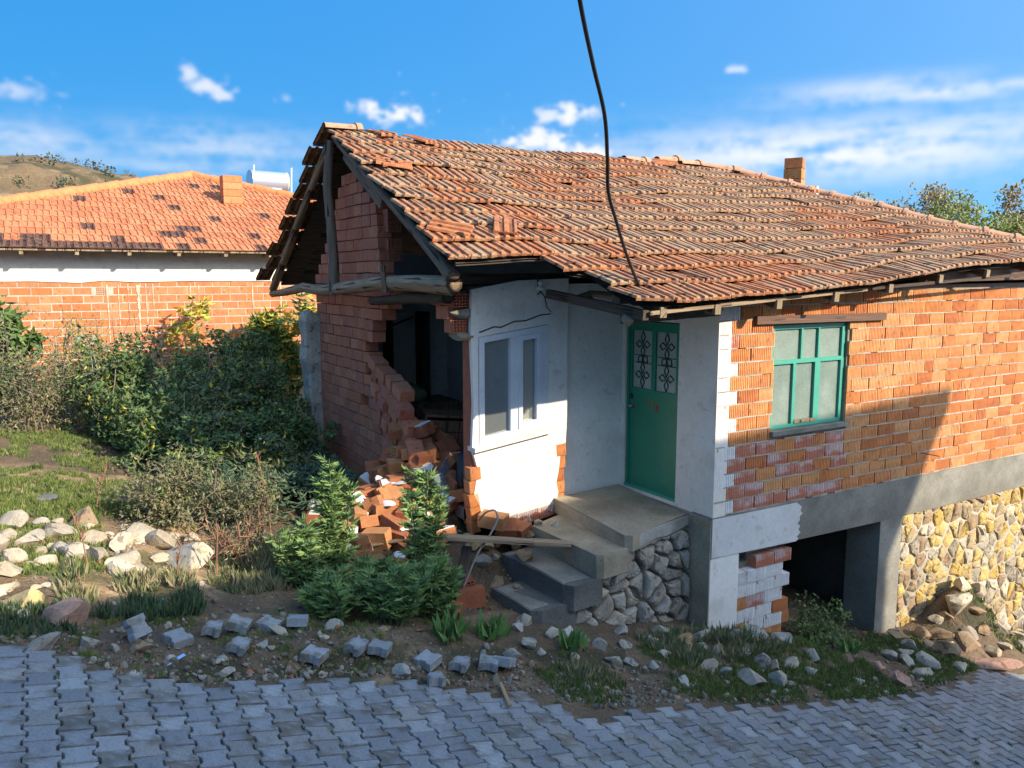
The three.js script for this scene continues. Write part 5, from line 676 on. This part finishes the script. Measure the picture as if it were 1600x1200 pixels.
function shrub(name, label, category, group, o) {
  const r = rngOf(o.seed), y0 = o.y ?? ground(o.x, o.z) - .02, t = thing(name, label, category, group, [o.x, y0, o.z]), wood = [], L = new Leaves(), tips = [];
  for (let s = 0; s < o.stems; s++) {
    const a = r() * 6.283, out = o.w * (.15 + r() * .85), h = o.h * (.6 + r() * .42), b = V((r() - .5) * o.w * .35, 0, (r() - .5) * o.w * .35), e = V(b.x + Math.cos(a) * out * .8 + (o.lx || 0) * h, h, b.z + Math.sin(a) * out * .6), pts = [b]; for (let i = 1; i <= 4; i++) { const k = i / 4; pts.push(V(lerp(b.x, e.x, k ** 1.4) + (r() - .5) * .06, h * k, lerp(b.z, e.z, k ** 1.4) + (r() - .5) * .06)); }
    wood.push(limb(pts, o.r || .012, .004, 5)); tips.push(...pts.slice(1));
    for (let q = 0; q < (o.twigs ?? 3); q++) { const k = 1 + ((r() * 4) | 0), p = pts[k], d = rdir(r, -.35), l = o.w * (.25 + r() * .4), m1 = p.clone().addScaledVector(d, l * .5).add(V(0, .03, 0)), e2 = p.clone().addScaledVector(d, l); e2.y = Math.max(.05, e2.y); wood.push(limb([p, m1, e2], .006, .002, 4)); tips.push(m1, e2, e2); }
  }
  for (let i = 0; i < o.leaves; i++) {
    const tp = tips[(r() * tips.length) | 0], p = tp.clone().add(V((r() + r() - 1) * o.w * .24, (r() + r() - 1) * o.h * .13, (r() + r() - 1) * o.w * .24)); if (p.y < (o.clear || .03)) p.y = (o.clear || .03) + r() * .2;
    const d = rdir(r, .25), s = sideOf(d, r), len = o.size * (.6 + r() * .7), col = tint(o.mixed && r() < o.mixed[0] ? o.mixed[1] : o.cols, r);
    o.fig ? L.fig(p, d, s, len, col) : L.leaf(p, d, s, len, len * (o.slim || .45), col);
  }
  part('stems', merge(wood), o.wood || mStem, t); part('foliage', L.geo(), mLeaf, t); return t;
}
// the overgrown plot before the neighbour's wall
shrub('fig_tree', 'green fig bush at the far left in front of the orange wall', 'fig', 'fig bushes', { seed: 1, x: -6.42, z: -7.6, h: 1.75, w: .62, stems: 7, leaves: 750, fig: true, size: .17, cols: FIG, r: .022, wood: mStemGrey });
shrub('fig_tree', 'fig sapling with pale trunk and yellowing leaves against the middle of the orange wall', 'fig', 'fig bushes', { seed: 2, x: -3.62, z: -9.75, h: 2.0, w: .5, stems: 4, leaves: 200, fig: true, size: .16, cols: YELLOW, r: .022, wood: mStemGrey, clear: .5 });
shrub('fig_tree', 'bright yellow-green fig bush beside the ruined gable', 'fig', 'fig bushes', { seed: 3, x: -1.95, z: -9.65, h: 2.0, w: .8, stems: 9, leaves: 1100, fig: true, size: .18, cols: FIG, mixed: [.5, YELLOW], r: .018 });
shrub('fig_tree', 'low green fig bush left of the yellow-green fig', 'fig', 'fig bushes', { seed: 4, x: -2.75, z: -9.3, h: 1.6, w: .6, stems: 7, leaves: 550, fig: true, size: .16, cols: FIG, r: .014 });
shrub('feathery_shrub', 'light green feathery shrub at the left of the overgrown plot', 'shrub', null, { seed: 5, x: -5.72, z: -7.4, h: 1.45, w: .75, stems: 12, leaves: 2600, size: .06, slim: .3, cols: [[.12, .17, .035], [.17, .21, .04], [.22, .24, .05]], mixed: [.15, YELLOW], wood: mStemGrey });
shrub('dry_shrub', 'grey twiggy half-dry shrub at the far left above the grass', 'shrub', null, { seed: 6, x: -6.15, z: -6.3, h: 1.1, w: .8, stems: 18, leaves: 3000, size: .05, slim: .5, cols: [...OLIVE, ...DRYC, [.2, .22, .07]], wood: mStem, twigs: 5, r: .007 });
const darkSpots = [[-5.35, -6.5, 1.15, .75, 'left'], [-4.75, -6.7, 1.3, .8], [-4.15, -6.8, 1.25, .8], [-3.55, -6.7, 1.2, .75], [-3.0, -6.9, 1.35, .7], [-5.0, -5.8, .75, .7], [-4.3, -5.9, .85, .75], [-3.6, -5.8, .8, .7], [-2.85, -6.1, .9, .55], [-4.7, -7.6, 1.35, .7], [-3.9, -7.7, 1.3, .65], [-4.7, -5.0, .7, .7], [-4.0, -5.0, .75, .7], [-3.35, -5.1, .8, .6], [-4.35, -4.3, .6, .6], [-3.6, -4.3, .65, .6], [-3.05, -7.7, 1.55, .6], [-2.8, -5.2, .75, .45]];
const darkLabels = ['leftmost dark shrub of the thicket behind the grass', 'dark shrub right of the feathery shrub', 'wide dark shrub at the middle of the thicket', 'dark shrub right of the middle of the thicket', 'tall dark shrub beside the plastered wall stump', 'low shrub at the left front of the thicket', 'low shrub at the middle front of the thicket', 'low shrub at the right front of the thicket', 'dark shrub against the back of the ruined gable', 'tall rear shrub below the bare shoots', 'tall rear shrub below the pale-trunked fig sapling', 'leafy shrub behind the dry bramble at the lower left of the thicket', 'leafy shrub behind the second dry bramble', 'leafy shrub midway along the foot of the gable', 'low leafy shrub nearest the dry bramble', 'low leafy shrub nearest the rubble spill', 'tall shrub in front of the yellow-green fig', 'narrow shrub pressed against the gable bricks'];
darkSpots.forEach(([x, z, h, w], i) => shrub('wild_shrub', darkLabels[i], 'shrub', 'shrubs of the thicket', { seed: 20 + i, x, z, h, w, stems: 10, leaves: 2300, size: .08, slim: .6, cols: i % 3 ? GREENS : [...GREENS, ...OLIVE], mixed: [.06, YELLOW], wood: i % 2 ? mStem : mStemGrey, twigs: 4 }));
// bare rods sticking up out of the thicket
{ const r = rngOf(9); for (const [x, z, h] of [[-4.95, -8.4, 1.55], [-4.6, -8.6, 1.7], [-4.4, -8.3, 1.45], [-5.2, -8.2, 1.5]]) { const y = ground(x, z); single('bare_rod', merge([limb([[x, y - .05, z], [x + .03, y + h * .5, z], [x - .02 + r() * .1, y + h, z]], .012, .004, 5), limb([[x + .02, y + h * .6, z], [x + .12, y + h * .75, z + .03], [x + .16 + r() * .1, y + h * .95, z]], .007, .002, 4)]), mStem, 'bare brown shoot rising from the thicket before the orange wall', 'shoot', 'bare shoots'); } }
{ // low tangle along the foot of the gable
  const r = rngOf(12), L = new Leaves(); for (let i = 0; i < 15000; i++) { const x = -4.7 + r() * 2.35, z = -6.9 + r() * 4.1, k = fbm(x * 1.7 + 3, z * 1.7, 3), edgeF = smooth(-2.3, -2.75, x) * smooth(-4.9, -4.2, x + (z + 3) * .12) * smooth(-2.7, -3.5, z); if (r() > edgeF) continue; const h = (.12 + .62 * k) * edgeF, y = ground(x, z) + h * (1 - r() * r() * .8), d = rdir(r, .1); d.y = d.y * .6; d.normalize(); L.leaf(V(x, y, z), d, sideOf(d, r), .07 + r() * .07, .022 + r() * .022, tint(BLUEG, r)); }
  single('ground_cover', L.geo(), mLeaf, 'dense dark green weeds at the foot of the gable wall', 'weeds', null, 'stuff');
}
shrub('dry_bramble', 'sunlit dry bramble tangle behind the pale stones', 'bramble', 'bramble tangles', { seed: 41, x: -4.95, z: -2.75, h: .55, w: .62, stems: 20, leaves: 3200, size: .05, slim: .5, cols: [...OLIVE, ...DRYC, [.16, .20, .05], [.2, .24, .07]], wood: mStem, twigs: 6, r: .006 });
shrub('dry_bramble', 'second dry bramble tangle nearer the rubble spill', 'bramble', 'bramble tangles', { seed: 42, x: -4.3, z: -2.5, h: .55, w: .55, stems: 16, leaves: 2800, size: .05, slim: .5, cols: [...OLIVE, ...OLIVE, ...DRYC, [.14, .19, .05]], wood: mStem, twigs: 6, r: .006 });
shrub('dry_bramble', 'low dry bramble beside the grass tuft at the stone row', 'bramble', 'bramble tangles', { seed: 43, x: -4.55, z: -1.75, h: .4, w: .4, stems: 16, leaves: 500, size: .05, slim: .4, cols: [...OLIVE, ...DRYC], wood: mStemRed, twigs: 5, r: .005 });
// dead reddish stalks
for (const [x, z, h, lean] of [[-5.60, -3.0, .42, .12], [-4.02, -2.3, .95, -.12], [-5.75, -1.5, .5, -.1], [-4.15, -2.2, .45, .05], [-5.1, -1.2, .3, .05], [-4.75, -1.35, .5, .03], [-4.0, -1.6, .4, -.04]]) { const y = ground(x, z), r = rngOf((h * 1000) | 0), g = [limb([[x, y - .03, z], [x + lean * .3, y + h * .5, z + .02], [x + lean, y + h, z]], .008, .003, 5)]; for (let k = 0; k < 12; k++) { const t = .45 + r() * .55; g.push(limb([[x + lean * t * t, y + h * t, z], [x + lean * t * t + (r() - .5) * .06, y + h * t + .03 + r() * .04, z + (r() - .5) * .05]], .006, .003, 4)); } single('dead_stalk', merge(g), mStemRed, 'dead reddish-brown dock stalk among the stones', 'stalk', 'dead stalks'); }
// tall palm-leaved weeds before the rubble
function weed(label, x, z, h, seed, n = 26, sp = .34) {
  const r = rngOf(seed), t = thing('tall_weed', label, 'weed', 'tall leafy weeds', [x, ground(x, z) - .02, z]), wood = [], L = new Leaves();
  const stems = 6; for (let s = 0; s < stems; s++) { const a = r() * 6.28, k = s ? .55 + r() * .45 : 1, bx = s ? Math.cos(a) * sp * .75 * r() : 0, bz = s ? Math.sin(a) * sp * .6 * r() : 0, hh = h * k, top = V(bx * 1.5 + (r() - .5) * .1, hh, bz * 1.5 + (r() - .5) * .1), P = q => V(lerp(bx * .5, top.x, q), hh * q, lerp(bz * .5, top.z, q)); wood.push(limb([P(0), P(.4), P(.75), P(1)], .011, .004, 5));
    for (let i = 0; i < n; i++) { const q = .12 + .88 * (i / n), p = P(q), an = i * 2.4 + r(), l = sp * (.52 - q * .3) * (.6 + r() * .6), d = V(Math.cos(an), .8 + .5 * r(), Math.sin(an)).normalize(), e = p.clone().addScaledVector(d, l); wood.push(limb([p, e], .004, .0018, 3));
      for (let m = 0; m < 3; m++) { const f = p.clone().lerp(e, .4 + m * .3), col = tint(HEMP, r); const main = V(Math.cos(an + (r() - .5) * 2.4), .15 + (r() - .5) * .9, Math.sin(an + (r() - .5) * 2.4)).normalize(), sd = sideOf(main, r); for (const o of [-1.15, -.6, 0, .6, 1.15]) { const dd = main.clone().multiplyScalar(Math.cos(o)).addScaledVector(sd, Math.sin(o)); L.leaf(f, dd, dd.clone().cross(V(0, 1, .2)).normalize(), (.105 - Math.abs(o) * .03) * (.75 + r() * .5), .018, col, .25); } } }
  }
  part('stems', merge(wood), mStemGreen, t); part('foliage', L.geo(), mLeaf, t);
}
weed('tall feathery green weed nearest the gable corner, its top in the sun', -3.72, -1.15, 1.25, 501, 26, .26); weed('low leafy weed at the left end of the weed clump', -4.05, -1.1, .62, 502, 20, .3); weed('broad shaded weed in the middle of the weed clump', -3.5, -.55, .5, 503, 20, .32); weed('tallest dark green weed in front of the honeycomb bricks', -2.98, -.75, 1.3, 504, 28, .26); weed('bushy weed at the right front of the clump', -3.05, -.35, .56, 505, 20, .3); weed('squat shaded weed at the front of the clump by the paving blocks', -3.55, -.2, .5, 506, 20, .32); weed('short weed trailing to the left of the clump', -4.0, -.45, .42, 507, 16, .3);
// broad-leaved dock by the paving
{ const r = rngOf(77); for (const [x, z, lab, n] of [[-3.18, .22, 'broad-leaved dock growing behind the loose paving blocks', 40], [-2.05, .35, 'small dock among the stones below the steps', 24], [1.6, .55, 'small dock on the verge before the basement', 20], [-2.75, .12, 'dock with upright leaves beside the tall weeds', 34]]) { const t = thing('dock_plant', lab, 'plant', 'dock plants', [x, ground(x, z), z]), L = new Leaves(); for (let i = 0; i < n; i++) { const a = r() * 6.28, d = V(Math.cos(a), .15 + r() * .9, Math.sin(a)).normalize(), s = sideOf(d, r); L.leaf(V((r() - .5) * .16, .01 + r() * .05, (r() - .5) * .16), d, s, .09 + r() * .10, .045 + r() * .035, tint([[.10, .20, .035], [.13, .24, .04]], r), .6); } part('foliage', L.geo(), mLeaf, t); } }
shrub('nettle_patch', 'sunlit bright green weeds growing in the basement opening', 'weeds', null, { seed: 61, x: 1.75, z: .02, h: .3, w: .55, stems: 22, leaves: 900, size: .055, slim: .6, cols: [[.13, .20, .035], [.20, .24, .05], [.10, .16, .03]], wood: mStemGreen, r: .004 });
// grass
{
  const mk = (seed, n, h, sp) => { const r = rngOf(seed), L = new Leaves(); for (let i = 0; i < n; i++) { const a = r() * 6.28, d = V(Math.cos(a) * sp * r(), 1, Math.sin(a) * sp * r()).normalize(), s = V(Math.cos(a + 1.57), 0, Math.sin(a + 1.57)); L.leaf(V((r() - .5) * .07, 0, (r() - .5) * .07), d, s, h * (.35 + r() * .8), .0034, [1, 1, 1], .35); } return L.geo(); };
  const field = (name, label, geo, spots, cols, seed, kind = 'grass') => { const r = rngOf(seed), list = []; for (const [x0, x1, z0, z1, n, s0, s1] of spots) for (let i = 0; i < n; i++) { const x = lerp(x0, x1, r()), z = lerp(z0, z1, r()); if (z > edge(x) - .03 || fbm(x * 2.3 + 7, z * 2.3 + 4, 3) < .40) continue; if (x > -.05 && z < .03 && x < 8) continue; list.push([x, z, lerp(s0, s1, r())]); } const g = new THREE.InstancedMesh(geo, mLeaf, list.length), m = new THREE.Matrix4(), q = new THREE.Quaternion(), c = new THREE.Color(); list.forEach(([x, z, s], i) => { q.setFromEuler(new THREE.Euler((r() - .5) * .3, r() * 6.3, (r() - .5) * .3)); m.compose(V(x, ground(x, z) - .005, z), q, V(s, s, s)); g.setMatrixAt(i, m); const k = tint(cols, r); g.setColorAt(i, c.setRGB(...k)); }); g.name = name; finish(g); tag(g, label, kind, null, 'stuff'); scene.add(g); };
  field('grass', 'short green grass on the yard and the verge', mk(3, 16, .06, 1.1), [[-8, -4.9, -6.5, -2.9, 9000, .5, 1.1], [-6.6, -5.6, -3.3, -1.2, 1000, .6, 1.2], [-2.6, 3.4, .25, 1.5, 5200, .5, 1.1], [4.3, 8, .1, 1.3, 1800, .6, 1.2], [.5, 2.9, -.3, .4, 700, .6, 1.2], [-6.6, -3, -.6, .6, 900, .4, .9]], [[.16, .22, .035], [.12, .18, .03], [.22, .24, .055]], 31);
  field('dry_grass', 'dry straw-coloured grass tufts on the bank', mk(4, 16, .14, 1.3), [[-5.95, -5.0, -1.35, -.65, 300, .5, 1.2], [-1.1, .4, .05, .7, 420, .5, 1.1], [-8, -5.2, -5.8, -3.2, 800, .3, .6], [-4.8, -3.9, -2.4, -1.0, 350, .6, 1.2], [4.4, 7.5, .1, 1.1, 500, .4, .9], [-2.4, -1.8, .3, .9, 160, .4, .9]], [[.30, .26, .12], [.22, .23, .09], [.36, .30, .16], [.16, .20, .07]], 32);
  field('blue_grass', 'dark bushy grass tufts in the shade at the stone row', mk(6, 18, .17, 1.3), [[-5.75, -5.0, -.85, -.45, 230, .4, .9], [-6.6, -5.9, -.65, -.15, 200, .3, .6]], [[.07, .12, .045], [.09, .14, .05]], 33);
}
// moss tufts in the paving joints
{ const r = rngOf(55), L = new Leaves(); for (let k = 0; k < 46; k++) { const x = -6.3 + r() * 8.5, z = edge(x) + .1 + r() * 1.5, cx = Math.round(x / .166) * .166 + .113, y = lane(cx, z), w = .012 + r() * .035; for (let i = 0; i < 46; i++) { const d = rdir(r, -.6), p = V(cx + (r() - .5) * .02 + (r() - .5) * w * .6, y - .004, z + (r() + r() - 1) * w * 1.6); L.leaf(p, d, sideOf(d, r), .012 + r() * .022, .006, tint([[.08, .11, .03], [.11, .13, .04]], r)); } } single('moss', L.geo(), mLeaf, 'moss and small weeds in the joints of the paving', 'moss', null, 'stuff'); }

// ---------------------------------------------------------------- trees and hills beyond
function tree(name, label, group, x, y, z, h, w, seed, cols, n = 3600, size = .28, bare = .0) {
  const r = rngOf(seed), t = thing(name, label, 'tree', group, [x, y, z]), wood = [limb([[0, -.4, 0], [.1, h * .3, 0], [-.05, h * .6, .1]], h * .022, h * .012, 8)], L = new Leaves(), cl = [];
  for (let i = 0; i < 16; i++) { const a = r() * 6.28, q = .3 + r() * .65, e = V(Math.cos(a) * w * .5 * (1.1 - q * .6) * (.4 + r() * .6), h * q, Math.sin(a) * w * .5 * (1.1 - q * .6) * (.4 + r() * .6)); wood.push(limb([[0, h * q * .55, 0], [e.x * .5, h * q * .8, e.z * .5], e], h * .008, .015, 5)); cl.push([e, w * (.13 + r() * .12)]); for (let k = 0; k < 3; k++) { const d = rdir(r, -.5), e2 = e.clone().addScaledVector(d, w * .16); wood.push(limb([e, e2], .02, .006, 4)); cl.push([e2, w * .1]); } }
  for (let i = 0; i < n; i++) { const [c, rad] = cl[(r() * cl.length) | 0], d = rdir(r), p = c.clone().addScaledVector(d, rad * Math.cbrt(r()) * 1.15); const dd = rdir(r, .2); L.leaf(p, dd, sideOf(dd, r), size * (.6 + r() * .7), size * .6, tint(cols, r)); }
  part('trunk', merge(wood), mStemGrey, t); part('crown', L.geo(), mLeaf, t); return t;
}
const AUT = [[.34, .23, .075], [.27, .20, .07], [.40, .27, .085]], GRN = [[.24, .29, .045], [.30, .33, .055], [.19, .24, .045]], OLV = [[.34, .28, .08], [.40, .31, .09], [.29, .25, .075]];
tree('autumn_tree', 'thinning brown autumn tree leftmost behind the hip of the roof', 'trees behind the roof', 27.6, .4, -17.6, 6.6, 4.8, 201, OLV, 7000, .2);
tree('autumn_tree', 'brownish autumn tree with bare top, second from left behind the roof', 'trees behind the roof', 31.0, .1, -17.4, 7.2, 5.2, 202, AUT, 6500, .19);
tree('green_tree', 'low bright green tree in front of the autumn trees', 'trees behind the roof', 24.0, -.8, -12.2, 7.0, 5.6, 203, GRN, 8000, .2);
tree('autumn_tree', 'golden olive tree in the middle of the row behind the roof', 'trees behind the roof', 30.5, -.5, -13.8, 7.3, 5.0, 204, [...OLV, ...GRN], 7000, .22);
tree('autumn_tree', 'rusty brown tree near the right edge behind the roof', 'trees behind the roof', 36, -.2, -15.6, 7.6, 5.2, 205, AUT, 6500, .22);
tree('green_tree', 'yellow-green tree at the right edge above the hip caps', 'trees behind the roof', 24.8, -1.0, -9.0, 6.8, 5.2, 206, [...GRN, ...AUT], 8000, .2);
tree('green_tree', 'dark green tree at the right edge on the skyline', 'trees behind the roof', 43, -.2, -17.5, 8.0, 5, 207, [[.05, .085, .03], [.06, .095, .03]], 3200, .28);
tree('autumn_tree', 'grey-green tree at the far left edge on the skyline', null, -8.4, 3.2, -48, 7.6, 5.0, 208, OLV, 3600, .24);
function hill(name, label, cx, cz, rx, rz, h, y0, mat, seed) { const g = new THREE.PlaneGeometry(2, 2, 90, 60).rotateX(-Math.PI / 2), p = g.attributes.position, uv = g.attributes.uv; for (let i = 0; i < p.count; i++) { const x = p.getX(i), z = p.getZ(i), q = Math.max(0, 1 - x * x - z * z); const y = h * Math.pow(q, 1.2) * (.75 + .5 * fbm(x * 4 + seed, z * 4, 4)); p.setXYZ(i, cx + x * rx, y0 + y - (q <= 0 ? 6 : 0), cz + z * rz); uv.setXY(i, x * rx * .1, z * rz * .1); } g.computeVertexNormals(); return single(name, g, mat, label, 'hill', null, 'structure'); }
hill('hill', 'dry scrubby hillside behind the neighbour house at the left', -6, -190, 80, 80, 25.5, -1, M(.60, .52, .36, { map: tDirt }), 3);
hill('hill', 'wooded hill far off behind the trees on the right', 430, -330, 260, 150, 42, -8, M(.09, .12, .10), 8);  // bluish base colour stands in for the haze of distance
hill('hill', 'long low wooded ridge on the horizon at the right', 330, -60, 200, 220, 22, -8, M(.10, .12, .07), 11);
{ const r = rngOf(66), L = new Leaves(), P = V(); const hillY = (x, z) => { const a = (x + 6) / 80, b = (z + 190) / 80, q = Math.max(0, 1 - a * a - b * b); return -1 + 25.5 * Math.pow(q, 1.2) * (.75 + .5 * fbm(a * 4 + 3, b * 4, 4)); };
  for (let k = 0; k < 230; k++) { const x = -45 + r() * 95, z = -200 + r() * 90, y = hillY(x, z), s = .5 + r() * 1.1; if (fbm(x * .05, z * .05, 3) < .45 && r() < .75) continue; for (let i = 0; i < 34; i++) { const d = rdir(r); P.set(x, y + s * .4, z).addScaledVector(d, s * (.5 + r() * .5)); const dd = rdir(r); L.leaf(P.clone(), dd, sideOf(dd, r), s * .5, s * .35, tint([[.10, .11, .05], [.13, .13, .06], [.08, .10, .045]], r)); } }
  single('hill_scrub', L.geo(), mLeaf, 'scattered scrub on the dry hillside', 'scrub', null, 'stuff'); }
renderer.render(scene, camera);
